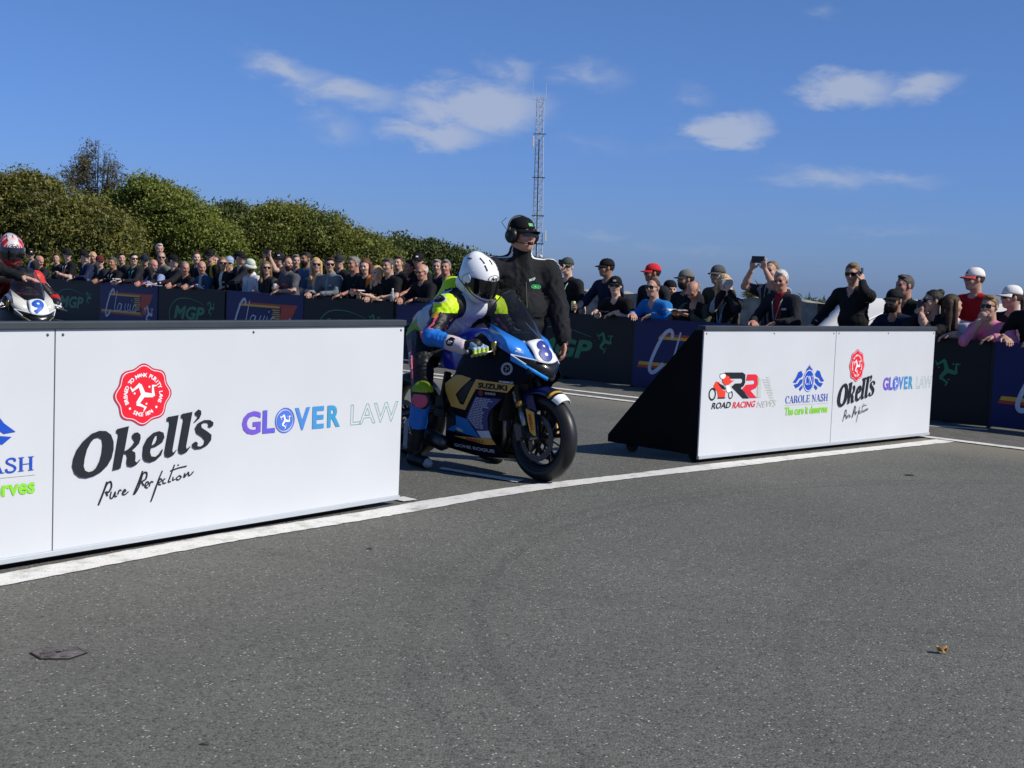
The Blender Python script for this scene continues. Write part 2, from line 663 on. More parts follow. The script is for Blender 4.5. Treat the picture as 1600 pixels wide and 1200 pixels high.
paint_line([(-5.1, 1.62), (-2.9, 4.83), (-2.2, 5.84), (-1.48, 6.93), (-0.84, 7.74), (-0.56, 8.15), (-0.19, 8.63), (0.11, 9.0), (0.28, 9.16), (0.9, 9.77), (1.45, 10.37), (2.39, 11.27), (3.49, 12.33), (4.04, 12.9)],
           [(-4.95, 1.51), (-2.75, 4.72), (-2.08, 5.68), (-1.38, 6.75), (-0.74, 7.56), (-0.5, 7.88), (-0.16, 8.37), (0.28, 8.9), (0.88, 9.53), (1.55, 10.17), (2.34, 10.98), (3.39, 12.01), (4.13, 12.7)], .004)
paint_line([(-.66, 8.33), (-1.06, 8.72)], [(-.72, 8.24), (-1.1, 8.62)], .004)
paint_line([(-.54, 8.22), (-.64, 8.32)], [(-.62, 8.14), (-.7, 8.23)], .0085)
paint_line([(.10, 9.2), (-.23, 9.45), (-.47, 9.66)], [(.06, 9.085), (-.19, 9.31), (-.49, 9.57)], .0085)
paint_line([(-6.6, 24.2), (.33, 17.34), (1.62, 16.1), (2.96, 15.58), (4.35, 14.26), (4.91, 14.05)], [(-6.68, 24.08), (.29, 17.22), (1.56, 15.98), (2.9, 15.44), (4.29, 14.12), (4.85, 13.93)], .004)
paint_line([(-6.9, 24.0), (.0, 17.02), (1.41, 15.63), (2.72, 14.36), (3.88, 13.2), (5.6, 11.4)], [(-6.98, 23.9), (-.05, 16.9), (1.35, 15.5), (2.66, 14.22), (3.82, 13.06), (5.52, 11.27)], .0085)

# small hexagonal valve cover set in the road
cv = empty('valve_cover', (-1.545, 4.712, 0), R(8), 'small hexagonal iron valve cover set in the tarmac, lower left', 'valve cover')
iron = mat('cast_iron', (.125, .112, .108), .75, .05, var=.5, vscale=28, bump=.6, bscale=120)
irond = mat('cast_iron_gap', (.012, .012, .012), .9)
hexa = [(.098 * math.cos(t * math.pi / 3), .088 * math.sin(t * math.pi / 3)) for t in range(6)]
MB().prism(hexa, lambda x, y, d: (x, y, d), .0005, .004).build('surround', irond, cv)
MB().prism([(x * .93, y * .93) for x, y in hexa], lambda x, y, d: (x, y, d), .001, .006).build('lid', iron, cv, bevel=.002)
for k in range(7):
    for s in (-1, 1):
        L_ = .03 + .012 * ((k * 37) % 3)
        MB().box((.034 * s, -.054 + .018 * k, .0072), (L_ * .5, .005, .0015)).build('rib', iron, cv, bevel=.001)
MB().lathe([(0, .0075), (.012, .0075), (.012, .005)], (0, 0, 0), (0, 0, 1), 12).build('key_hole', irond, cv)

# crumpled dry leaf
lf = MB()
P = [[(-.022 + .0088 * i + RNG.normal(0, .001), (-.018 + .0072 * j) * (1 - .12 * abs(i - 2.5)), .012 + .012 * math.sin(i * 1.3) * math.cos(j * 1.1) + .004 * (i - 2.5) ** 2 * .5 + RNG.normal(0, .001)) for j in range(6)] for i in range(6)]
lf.grid(P)
lo = lf.build('dry_leaf', mat('dry_leaf', hexlin('b98a52'), .7, var=.4, vscale=90), None, smooth=True, solid=.0012)
lo.location = (1.688, 5.187, 0.002)
tag(lo, 'small curled tan dry leaf lying on the road, lower right', 'leaf')
deb = mat('debris', (.05, .045, .04), .9, var=.4, vscale=90)
for i, (x, y, s, lb) in enumerate([(3.01, 10.26, .03, 'dark crumb of grit on the road near the right board'), (-.84, 3.86, .012, 'flat dark fleck of rubber on the road at the bottom left of centre'), (-.67, 6.73, .014, 'tiny dark fleck on the road below the left board corner')]):
    d_ = MB()
    n = 9
    d_.grid([[(s * (i2 / 2 - 1) * (1 + .3 * RNG.random()), s * .6 * (j / 2 - 1) * (1 + .3 * RNG.random()), s * .35 * max(0, 1 - ((i2 - 2) ** 2 + (j - 2) ** 2) / 6) * (.6 + .6 * RNG.random())) for j in range(5)] for i2 in range(5)])
    o = d_.build('road_debris', deb)
    o.location = (x, y, .003)
    tag(o, lb, 'debris')

# ---------------------------------------------------------------- fence of printed hoardings
FA, FB = 19.45, -1.065          # fence line y = FA + FB x


def fence_pt(x, off=0.):
    """point on the fence line, off metres behind it"""
    return Vector((x, FA + FB * x, 0)) + Vector((.729, .685, 0)) * off


FDIR = Vector((1, FB, 0)).normalized()
FANG = math.atan2(FDIR.y, FDIR.x)
FH = .90
TRI = [[(0, 0), (-.23, .76), (-.80, .41), (-.98, .66)]]


def triskelion(size):
    out = Flat()
    for k in range(3):
        leg = F_stroke([(0, 0), (-.12, .38), (-.24, .74)], .36, 0, w_end=.26) + F_stroke([(-.20, .78), (-.5, .58), (-.82, .40)], .24, 0, w_end=.13).lift(.0006) + F_stroke([(-.80, .33), (-.99, .68)], .17, 0, w_end=.06).lift(.0012) + F_ellipse(-.68, .18, .075, .075, 10)
        out = out + leg.lift(.0002 * k).xf(size / 2, size / 2, rot=k * 2 * math.pi / 3)
    return out


navy = mat('hoarding_navy', hexlin('101c55'), .5, var=.08, vscale=2, bump=.03, bscale=5)
blackb = mat('hoarding_black', hexlin('0c1013'), .55, var=.1, vscale=2, bump=.03, bscale=5)
postm = mat('fence_post', (.012, .012, .014), .6, var=.2)
edgem = mat('board_edge', hexlin('6b675f'), .7)
dx_ = 1.70
PW = 1.70 * math.sqrt(1 + FB * FB)


def fence_panel(k, kind, label):
    x0 = 1.54 + dx_ * k
    p = fence_pt(x0)
    t = empty('hoarding_panel', p, FANG + RNG.normal(0, .004), label, 'hoarding', 'printed hoardings along the crowd fence')
    MB().box((PW / 2, .012, FH / 2 + .01), (PW / 2 - .022, .012, FH / 2 - .01)).build('board', navy if kind == 'c' else blackb, t, bevel=.004)
    MB().box((0, .03, FH / 2), (.02, .02, FH / 2 - .004)).build('post', postm, t)
    MB().box((PW / 2, .045, FH - .03), (PW / 2 - .022, .02, .02)).build('rail', postm, t)
    MB().box((PW / 2, .2, .02), (.05, .25, .02)).build('foot', postm, t)
    brd = t.children[0]
    fn = lambda x, z, h: (x, -.0015 - h, z)
    if kind == 'c':
        og, ye, wh = ink('b8432c'), ink('d9a83c'), ink('c0c6d6')
        s = Flat()
        put(F_poly([(.47, .715), (2.30, .715), (2.27, .685), (.45, .685)]) + F_poly([(.11, .30), (1.90, .30), (1.88, .268), (.09, .268)]) +
            F_poly([(1.78, .683), (2.27, .683), (2.08, .44), (2.02, .30), (1.84, .302), (1.86, .42), (1.72, .5), (1.80, .58)]).lift(.0006), fn, 'printed_stripes', og, brd)
        y = F_poly([(.45, .683), (1.76, .683), (1.74, .645), (.43, .645)]) + F_poly([(.13, .345), (1.80, .345), (1.79, .302), (.11, .302)])
        for i in range(7):
            y = y + F_poly([(1.52 + .035 * (i % 2), .62 - .036 * i), (1.76, .62 - .036 * i), (1.75, .602 - .036 * i), (1.51 + .035 * (i % 2), .602 - .036 * i)]).lift(.001)
        put(y, fn, 'printed_stripes', ye, brd)
        w = F_stroke([(.66, .66), (.665, .73), (.62, .765), (.53, .71), (.43, .56), (.34, .38), (.31, .26), (.35, .215), (.43, .245), (.54, .34)], .052, sm=4)
        w = w + F_stroke([(.80, .75), (.74, .55), (.69, .36), (.72, .32), (.79, .36)], .026, sm=4)
        for q in ([(1.0, .47), (.90, .49), (.82, .40), (.84, .33), (.93, .37), (1.01, .48), (.97, .35), (1.03, .34)], [(1.18, .50), (1.13, .42), (1.16, .36), (1.08, .34)], [(1.30, .50), (1.25, .42), (1.28, .36), (1.20, .34)],
                  [(1.38, .49), (1.35, .38), (1.42, .35)], [(1.60, .46), (1.54, .49), (1.47, .40), (1.51, .34), (1.62, .38)]):
            w = w + F_stroke(q, .022, sm=4)
        w = w + F_stroke([(1.41, .56), (1.435, .585)], .022) + triskelion(.36).xf(1, 1, 2.12, .34)
        put(w.lift(.0018), fn, 'printed_lettering', wh, brd)
    else:
        gr = ink('35805a')
        w = F_text('MGP', 1, .035, .22).fit(.62, 1.76, .30, .555)
        w = w + F_stroke([(.52, .22), (.45, .36), (.50, .52), (.72, .66), (1.02, .70), (1.35, .68), (1.74, .60)], .03, sm=5, w_end=.006).lift(.0006)
        w = w + triskelion(.28).xf(1, 1, 1.98, .56)
        put(w, fn, 'printed_lettering', gr, brd)


names = {-7: ('m', 'black hoarding with green lettering and three legs behind the white number plate bike'), -6: ('c', 'dark blue hoarding with script lettering, farthest along the left crowd'),
         -5: ('m', 'black hoarding with green lettering between two blue ones, left third of the picture'), -4: ('c', 'dark blue hoarding half hidden above the middle of the left white board'),
         -3: ('m', 'black hoarding whose green arc just shows above the right end of the left board'), -2: ('c', 'dark blue hoarding seen behind the bent-over rider'),
         -1: ('m', 'black hoarding with green lettering between the motorcycle and the right board'), 0: ('c', 'dark blue hoarding with a big white C left of the right board'),
         1: ('m', 'black hoarding mostly hidden behind the far end of the right board'), 2: ('c', 'dark blue hoarding cut off by the right edge of the picture'), -8: ('c', 'dark blue hoarding behind the red helmeted rider, cut by the left edge')}
for k in sorted(names):
    fence_panel(k, *names[k])

# ---------------------------------------------------------------- stone wall and white marquee behind the right-hand crowd
stone = mat('rubble_stone', hexlin('8f8b82'), .9, var=.45, vscale=5, bump=.6, bscale=9)
wl_ = MB()
n = 40
top, bot = [], []
a0, a1 = Vector((-1.2, 28.5, 0)), Vector((5.2, 23.3, 0))
dd = (a1 - a0).normalized()
nn_ = Vector((-dd.y, dd.x, 0))
rows = []
for off in (-.2, .2):
    for zz in ((0, 1) if off < 0 else (1, 0)):
        rows.append([a0 + (a1 - a0) * (i / n) + nn_ * off + Vector((0, 0, (1.13 + .03 * math.sin(i * 1.7) + .02 * RNG.random()) * zz)) for i in range(n + 1)])
wl_.grid(rows)
tag(wl_.build('stone_wall', stone), 'low grey rubble stone wall behind the right-hand crowd', 'wall')

mq = empty('marquee', (6.9, 21.8, 0), R(-38), 'white canvas marquee roof behind the man on the phone', 'marquee')
canvas = mat('white_canvas', (.72, .71, .67), .75, var=.06, vscale=1.5, bump=.15, bscale=6)
w2, dp = 1.85, 1.6
rf = MB()
ns = 12
P = []
for j in range(5):
    v = j / 4
    P.append([(-w2 + 2 * w2 * i / ns, -dp + dp * v, .58 + .66 * v ** 1.0 - .035 * math.sin(math.pi * v) - .015 * math.cos(i * math.pi / 2) * (1 - v)) for i in range(ns + 1)])
for j in range(1, 5):
    v = 1 - j / 4
    P.append([(-w2 + 2 * w2 * i / ns, dp - dp * v, .58 + .66 * v - .035 * math.sin(math.pi * v)) for i in range(ns + 1)])
rf.grid(P)
rf.build('roof', canvas, mq, smooth=True, solid=.006)
for x in (-w2, 0, w2):
    MB().box((x, -dp + .02, .29), (.025, .025, .285)).build('pole', mat('alu', (.5, .5, .5), .4, .9), mq)
MB().box((0, -dp - .02, .26), (w2, .008, .25)).build('side_curtain', canvas, mq)
for x in (-1.3, .0, 1.1):
    MB().tube([(x, -dp - .005, .585), (x + .62, -dp * .02, 1.252)], .012, 6).build('seam_rib', canvas, mq)

# ---------------------------------------------------------------- lattice radio mast
galv = mat('galvanised', (.5, .54, .6), .55, .25, var=.15)
ms = empty('radio_mast', (1.66, 110, -1.55), 0, 'tall lattice radio mast behind the official with the headset', 'mast')
ms.rotation_euler = (0, R(-1.1), 0)
HM = 16.95
hw = lambda z: .46 - .012 * z
for sx, sy in ((-1, -1), (1, -1), (0, 1)):
    MB().tube([(sx * hw(0), sy * .4, 0), (sx * hw(HM), sy * .25, HM)], .035, 6).build('leg', galv, ms)
lat = MB()
nb = 50
for i in range(nb):
    z0, z1 = HM * i / nb, HM * (i + 1) / nb
    c3 = lambda k, z: ((-hw(z), -.35, z), (hw(z), -.35, z), (0, .32, z))[k]
    for k in range(3):
        a, b = (k, (k + 1) % 3) if i % 2 else ((k + 1) % 3, k)
        lat.tube([c3(a, z0), c3(b, z1)], .017, 4, caps=False)
        lat.tube([c3(k, z1), c3((k + 1) % 3, z1)], .014, 4, caps=False)
lat.build('lattice_bracing', galv, ms)['kind'] = 'stuff'
MB().tube([(-.08, -.42, 0), (-.03, -.42, 13.7)], .05, 6).build('feeder_cable', mat('cable', (.03, .03, .035), .6), ms)
for x, z0, z1 in ((-.62, HM - .2, HM + 1.35), (.42, HM - .2, HM + 1.1)):
    MB().tube([(x, -.3, z0), (x, -.3, z1)], .022, 6).build('whip_antenna', galv, ms)
MB().tube([(-.66, -.3, HM - .15), (.44, -.3, HM - .15)], .02, 6).build('antenna_arm', galv, ms)
wpan = mat('antenna_white', (.62, .6, .56), .5)
for x, z in ((-.5, 13.5), (-.78, 6.1), (.62, 6.1)):
    MB().box((x, -.4, z), (.07, .08, .42)).build('panel_antenna', wpan, ms, bevel=.02)
for z in (7.7, 10.7, 14.1, 5.5):
    MB().box((0, -.38, z), (.5, .03, .035)).build('cross_bar', mat('cable', (.03, .03, .035)), ms)
MB().lathe([(0, .06), (.12, .03), (.14, 0), (0, -.02)], (.28, -.5, 4.5), (0, -1, 0), 14).build('dish', wpan, ms, smooth=True)

# ---------------------------------------------------------------- trees
barkm = mat('bark', (.09, .075, .06), .9, var=.3, vscale=4, bump=.6, bscale=14)


def leafmat(name, c0, c1):
    m = bpy.data.materials.new(name)
    m.use_nodes = True
    N, L = m.node_tree.nodes, m.node_tree.links
    b = N['Principled BSDF']
    gi = N.new('ShaderNodeNewGeometry')
    r = N.new('ShaderNodeValToRGB')
    r.color_ramp.elements[0].color = (*c0, 1)
    r.color_ramp.elements[1].color = (*c1, 1)
    L.new(gi.outputs['Random Per Island'], r.inputs[0])
    t = N.new('ShaderNodeTexCoord')
    n = N.new('ShaderNodeTexNoise')
    n.inputs['Scale'].default_value = .9
    L.new(t.outputs['Object'], n.inputs['Vector'])
    mx = N.new('ShaderNodeMixRGB')
    mx.blend_type = 'MULTIPLY'
    mx.inputs[0].default_value = .7
    r2 = N.new('ShaderNodeValToRGB')
    r2.color_ramp.elements[0].position, r2.color_ramp.elements[1].position = .35, .65
    r2.color_ramp.elements[0].color = (.55, .6, .5, 1)
    r2.color_ramp.elements[1].color = (1.25, 1.1, .8, 1)
    L.new(n.outputs[0], r2.inputs[0])
    L.new(r.outputs[0], mx.inputs[1])
    L.new(r2.outputs[0], mx.inputs[2])
    L.new(mx.outputs[0], b.inputs['Base Color'])
    b.inputs['Roughness'].default_value = .55
    b.inputs['Specular IOR Level'].default_value = .3
    tr = N.new('ShaderNodeBsdfTranslucent')
    L.new(mx.outputs[0], tr.inputs[0])
    ms_ = N.new('ShaderNodeMixShader')
    ms_.inputs[0].default_value = .28
    L.new(b.outputs[0], ms_.inputs[1])
    L.new(tr.outputs[0], ms_.inputs[2])
    L.new(ms_.outputs[0], N['Material Output'].inputs[0])
    return m


LEAF = {'olive': leafmat('leaf_olive', (.095, .105, .03), (.23, .235, .07)), 'green': leafmat('leaf_green', (.10, .14, .03), (.26, .30, .07)),
        'dark': leafmat('leaf_dark', (.035, .06, .022), (.14, .17, .06)), 'wind': leafmat('leaf_wind', (.09, .125, .03), (.235, .255, .065)), 'grey': leafmat('leaf_grey', (.08, .085, .05), (.17, .16, .10))}


def leaves(centres, radii, count, size, seed, squash=1., bias=None):
    """leaf-sized folded cards in clumps scattered over the blobs"""
    r = np.random.default_rng(seed)
    C, Rd = np.array(centres, float), np.array(radii, float)
    vol = Rd[:, 0] * Rd[:, 2]
    ncl = max(30, count // 26)
    pick = r.choice(len(C), ncl, p=vol / vol.sum())
    d = r.normal(size=(ncl, 3))
    d /= np.linalg.norm(d, axis=1)[:, None]
    rr = r.uniform(.55, 1.0, ncl) ** .5
    cc = C[pick] + d * Rd[pick] * rr[:, None]
    # drop clumps buried deep in other blobs
    dep = np.min(np.stack([np.linalg.norm((cc - C[i]) / Rd[i], axis=1) for i in range(len(C))]), axis=0)
    cc = cc[dep > .5]
    csz = r.uniform(.09, .24, len(cc))
    k = r.integers(0, len(cc), count)
    p = cc[k] + np.clip(r.normal(size=(count, 3)), -1.7, 1.7) * csz[k][:, None] * np.array([1, 1, .62])
    p[:, 2] = np.maximum(p[:, 2], .05)
    ax = r.normal(size=(count, 3))
    ax /= np.linalg.norm(ax, axis=1)[:, None]
    up = np.tile([[0, 0, 1.]], (count, 1)) + r.normal(size=(count, 3)) * .7
    bx = np.cross(ax, up)
    bx /= np.linalg.norm(bx, axis=1)[:, None] + 1e-9
    nx = np.cross(ax, bx)
    s = size * r.uniform(.55, 1.25, count)[:, None]
    v = np.stack([p - ax * s, p + bx * s * .5 + nx * s * .12, p + ax * s, p - bx * s * .5 + nx * s * .12], 1).reshape(-1, 3)
    return v, count


def quad_mesh(name, v, n, m, parent):
    me = bpy.data.meshes.new(name)
    me.vertices.add(len(v))
    me.vertices.foreach_set('co', v.astype(np.float32).ravel())
    me.loops.add(n * 4)
    me.loops.foreach_set('vertex_index', np.arange(n * 4, dtype=np.int32))
    me.polygons.add(n)
    me.polygons.foreach_set('loop_start', np.arange(0, n * 4, 4, dtype=np.int32))
    me.update(calc_edges=True)
    me.materials.append(m)
    o = bpy.data.objects.new(name, me)
    COL.objects.link(o)
    o.parent = parent
    return o


def from_px(x, y, Y):
    d = fw + cr * ((x - 800) / FPX) + cu * ((600 - y) / FPX)
    return Vector((0, 0, EYE)) + d * (Y / d.y)


def tree(name, label, Y, blobs, kind, count, size, seed, depth=1.5):
    """blobs: (px, py, rx, ry) outlines of foliage masses as seen, given real depth and thickness"""
    s = FPX / Y
    C3, R3 = [], []
    r = np.random.default_rng(seed)
    for x, y, rx, ry in blobs:
        p = from_px(x, y, Y)
        C3.append((p.x, p.y + r.uniform(-.5, .5), p.z))
        R3.append((rx / s, max(depth * .8, rx / s * .7), ry / s))
    base = np.mean(C3, axis=0)
    gz_ = -.5 if base[1] > 50 else -.25
    root = empty(name, (base[0], base[1], gz_), 0, label, 'tree', 'trees behind the left-hand crowd')
    loc = np.array([base[0], base[1], gz_])
    v, n = leaves(np.array(C3) - loc, R3, count, size, seed)
    # fuller shaded leafage inside the crown
    r2_ = np.random.default_rng(seed + 50)
    ci, ri = np.array(C3) - loc, np.array(R3)
    ni = count // 3
    pk = r2_.choice(len(ci), ni, p=ri[:, 0] * ri[:, 2] / (ri[:, 0] * ri[:, 2]).sum())
    dd3 = r2_.normal(size=(ni, 3))
    dd3 /= np.linalg.norm(dd3, axis=1)[:, None]
    pp = ci[pk] + dd3 * ri[pk] * (r2_.uniform(0, 1, ni) ** .33 * .86)[:, None]
    a3 = r2_.normal(size=(ni, 3)); a3 /= np.linalg.norm(a3, axis=1)[:, None]
    b3 = np.cross(a3, r2_.normal(size=(ni, 3))); b3 /= np.linalg.norm(b3, axis=1)[:, None]
    s3 = size * 2.3 * r2_.uniform(.7, 1.2, ni)[:, None]
    v = np.vstack([v, np.stack([pp - a3 * s3, pp + b3 * s3 * .6, pp + a3 * s3, pp - b3 * s3 * .6], 1).reshape(-1, 3)])
    quad_mesh('crown', v, n + ni, LEAF[kind], root)
    t = MB()
    H = base[2]
    t.tube([(0, 0, 0), (.05, .03, H * .35), (-.04, .05, H * .75)], [.19, .15, .10], 9)
    tk = t.build('trunk', barkm, root, smooth=True)
    for c in C3:
        e = np.array(c) - loc
        st = Vector((0, .03, H * r.uniform(.3, .6)))
        en = Vector(e)
        mid = (st + en) / 2 + Vector(r.normal(0, .15, 3))
        q = MB()
        q.tube([st, mid, en], [.07, .045, .015], 6)
        q.build('limb', barkm, tk, smooth=True)
    return root


tree('hawthorn_tree', 'broad olive-brown tree at the far left above the red helmet', 38,
     [(165, 372, 62, 48), (120, 335, 45, 30), (-60, 330, 90, 75), (20, 345, 75, 75), (90, 360, 70, 62), (150, 385, 55, 50), (40, 300, 60, 35), (185, 400, 40, 35), (-10, 410, 80, 45), (100, 420, 80, 38), (170, 428, 60, 28)], 'olive', 80000, .048, 1)
tree('leafy_tree', 'bright green tree with pale leaf tips, right of the bare tree', 40,
     [(240, 335, 60, 52), (300, 360, 52, 45), (345, 385, 42, 36), (215, 365, 50, 55), (250, 415, 70, 42), (320, 420, 60, 34), (380, 428, 40, 22), (232, 300, 30, 22), (275, 318, 34, 22), (180, 325, 26, 24)], 'green', 66000, .05, 2)
tree('dark_tree', 'dark green rounded tree between the bright green and the windswept tree', 47,
     [(365, 350, 34, 34), (395, 365, 42, 40), (350, 345, 18, 20), (400, 412, 50, 36)], 'dark', 28000, .06, 3)
tree('windswept_tree', 'windswept green tree sloping down to the right behind the crowd', 42,
     [(450, 355, 55, 40), (505, 370, 52, 36), (555, 390, 48, 30), (425, 370, 50, 45), (470, 418, 70, 36), (560, 422, 55, 28), (620, 430, 40, 20), (440, 338, 34, 20), (600, 405, 28, 22)], 'wind', 64000, .048, 4)
tree('hedge_tree', 'low dark hedge tree behind the white helmeted rider', 52,
     [(620, 395, 40, 27), (665, 402, 45, 27), (710, 412, 42, 25), (745, 420, 35, 20), (650, 430, 60, 22), (720, 436, 50, 18), (790, 436, 40, 14)], 'dark', 34000, .065, 5)

# sparse half-bare tree standing above the others
bt = from_px(150, 300, 60)
root = empty('bare_tree', (bt.x, bt.y, 0), 0, 'tall half-bare tree with thin upright twigs, standing above the hedge', 'tree', 'trees behind the left-hand crowd')
tm = MB()
tm.tube([(0, 0, 0), (.05, 0, 2.2), (0, 0, 4.2)], [.22, .18, .12], 8)
tk = tm.build('trunk', barkm, root, smooth=True)
r = np.random.default_rng(11)
tips, tw = [], MB()
for i in range(46):
    a = r.uniform(-1, 1)
    h = 6.55 - 1.6 * abs(a) ** 1.5 - r.uniform(0, .5)
    x = a * 1.15
    y = r.normal(0, .4)
    p0 = Vector((a * .25, 0, r.uniform(2.0, 3.6)))
    p1 = Vector((x * .7, y * .6, (p0.z + h) / 2))
    p2 = Vector((x, y, h))
    tw.tube([p0, p1, p2], [.035, .02, .006], 4, caps=False)
    for j in range(7):
        t = r.uniform(.3, .97)
        q = p0.lerp(p1, t * 2) if t < .5 else p1.lerp(p2, t * 2 - 1)
        e = q + Vector((r.normal(0, .16) + a * .1, r.normal(0, .16), r.uniform(.2, .5)))
        tw.tube([q, e], [.010, .004], 3, caps=False)
        tips.append(e[:])
tw.build('limb', barkm, tk)
tips = np.array(tips)
left = tips[:, 0] < -.1
n = 9000
k = r.choice(len(tips), n, p=np.where(left, 3.0, .8) / np.where(left, 3.0, .8).sum())
p = tips[k] + r.normal(0, .12, (n, 3)) - np.array([0, 0, .15])
ax = r.normal(size=(n, 3)); ax /= np.linalg.norm(ax, axis=1)[:, None]
bx = np.cross(ax, r.normal(size=(n, 3))); bx /= np.linalg.norm(bx, axis=1)[:, None]
s = .05 * r.uniform(.6, 1.2, n)[:, None]
quad_mesh('crown', np.stack([p - ax * s, p + bx * s * .5, p + ax * s, p - bx * s * .5], 1).reshape(-1, 3), n, LEAF['grey'], root)

# tops of small spiky shrubs beyond the wall on the right
for x, y, Y, lb in ((1195, 447, 27, 'spiky shrub top just behind the raised phone'), (1262, 468, 24.5, 'olive shrub top right of the white-haired man'), (1280, 472, 24.7, 'small shrub top left of the man on the phone'), (1178, 452, 26, 'dull green shrub behind the blond woman with the phone')):
    p = from_px(x, y, Y)
    root = empty('shrub', (p.x, p.y, 0), 0, lb, 'shrub', 'shrubs behind the right-hand crowd')
    tm = MB()
    tm.tube([(0, 0, 0), (.02, 0, p.z * .9)], [.05, .03], 6)
    tm.build('stem', barkm, root)
    n = 260
    r = np.random.default_rng(int(x))
    d = r.normal(size=(n, 3)); d[:, 2] = np.abs(d[:, 2]) * .6; d /= np.linalg.norm(d, axis=1)[:, None]
    c = np.array([0, 0, p.z - .12]) + r.normal(0, .05, (n, 3))
    w_ = np.cross(d, r.normal(size=(n, 3))); w_ /= np.linalg.norm(w_, axis=1)[:, None]
    l = r.uniform(.1, .26, n)[:, None]
    quad_mesh('foliage', np.stack([c, c + d * l * .5 + w_ * .012, c + d * l - np.array([0, 0, .04]), c + d * l * .5 - w_ * .012], 1).reshape(-1, 3), n, LEAF['wind'], root)

# ================================================================ WHITE ADVERTISING BOARDS ON CASTORS
OK = {'O': [(97, 433), (103, 469), (121, 508), (155, 546), (197, 575), (241, 586), (279, 582), (307, 563), (322, 529), (323, 492), (312, 451), (288, 417), (255, 392), (217, 377), (174, 371), (137, 378), (110, 399)],
      'Oi': [(157, 428), (162, 464), (174, 504), (193, 534), (214, 553), (238, 556), (258, 546), (263, 520), (259, 483), (249, 448), (230, 417), (206, 401), (184, 398), (165, 407)],
      'k': [(340, 587), (409, 597), (385, 479), (405, 486), (433, 505), (447, 522), (432, 540), (431, 552), (440, 562), (460, 564), (477, 552), (479, 532), (470, 509), (450, 492), (429, 478), (448, 468), (451, 449), (449, 426), (461, 418), (479, 436), (478, 428), (458, 408), (432, 400), (406, 406), (401, 425), (405, 451), (399, 465), (381, 468), (364, 398), (321, 393), (351, 555), (349, 567), (339, 570)],
      'e': [(495, 455), (499, 497), (522, 533), (554, 555), (589, 561), (616, 551), (623, 528), (609, 503), (573, 487), (541, 482), (537, 461), (545, 441), (569, 437), (595, 452), (612, 473), (615, 469), (604, 441), (575, 420), (540, 412), (510, 420), (497, 436)],
      'ei': [(546, 493), (570, 506), (581, 524), (582, 542), (570, 542), (556, 522), (548, 504)],
      'l': [(639, 626), (708, 632), (673, 460), (676, 450), (687, 451), (700, 465), (699, 458), (680, 435), (653, 427), (631, 434), (627, 454), (655, 591), (653, 605), (638, 606)],
      'l2': [(727, 636), (795, 643), (759, 472), (762, 461), (775, 465), (787, 476), (786, 468), (763, 443), (735, 436), (716, 444), (712, 464), (741, 605), (738, 616), (727, 616)],
      'q': [(814, 640), (832, 653), (850, 645), (852, 628), (840, 606), (812, 588), (809, 594), (827, 610), (832, 620), (817, 625)],
      's': [(816, 561), (834, 585), (872, 597), (910, 595), (933, 581), (930, 564), (915, 556), (900, 563), (904, 575), (895, 583), (872, 585), (853, 574), (857, 559), (893, 539), (922, 519), (920, 492), (895, 467), (857, 454), (819, 454), (800, 467), (802, 486), (821, 493), (834, 484), (831, 469), (850, 465), (875, 476), (881, 495), (861, 514), (826, 534)]}
SCRIPT = [[(292, 342), (274, 298), (245, 236), (263, 271), (290, 328), (312, 340), (318, 316), (302, 292), (288, 294), (296, 274)], [(318, 293), (311, 266), (325, 262), (341, 291), (338, 268), (350, 269)], [(355, 275), (363, 295), (375, 292)], [(381, 280), (400, 287), (392, 295), (381, 277), (395, 271), (415, 283)],
          [(499, 374), (477, 324), (447, 263), (478, 300), (500, 360), (523, 362), (518, 334), (495, 322), (507, 302)], [(516, 296), (536, 311), (524, 319), (513, 297), (531, 288)], [(539, 294), (548, 317), (563, 313)], [(618, 365), (595, 322), (573, 267), (550, 219), (561, 244), (584, 299), (596, 303)],
          [(596, 305), (616, 317), (604, 326), (593, 303), (611, 296)], [(637, 323), (625, 319), (623, 302), (641, 303)], [(693, 388), (664, 325), (656, 306), (671, 307)], [(667, 359), (715, 369), (768, 374)], [(686, 328), (683, 311), (695, 315)], [(713, 387), (718, 381)],
          [(716, 327), (704, 316), (720, 310), (735, 323), (719, 332)], [(751, 317), (759, 340), (757, 321), (781, 343), (782, 326), (797, 329), (812, 343)]]


def mm(l):
    return [(x / 1000, y / 1000) for x, y in l]


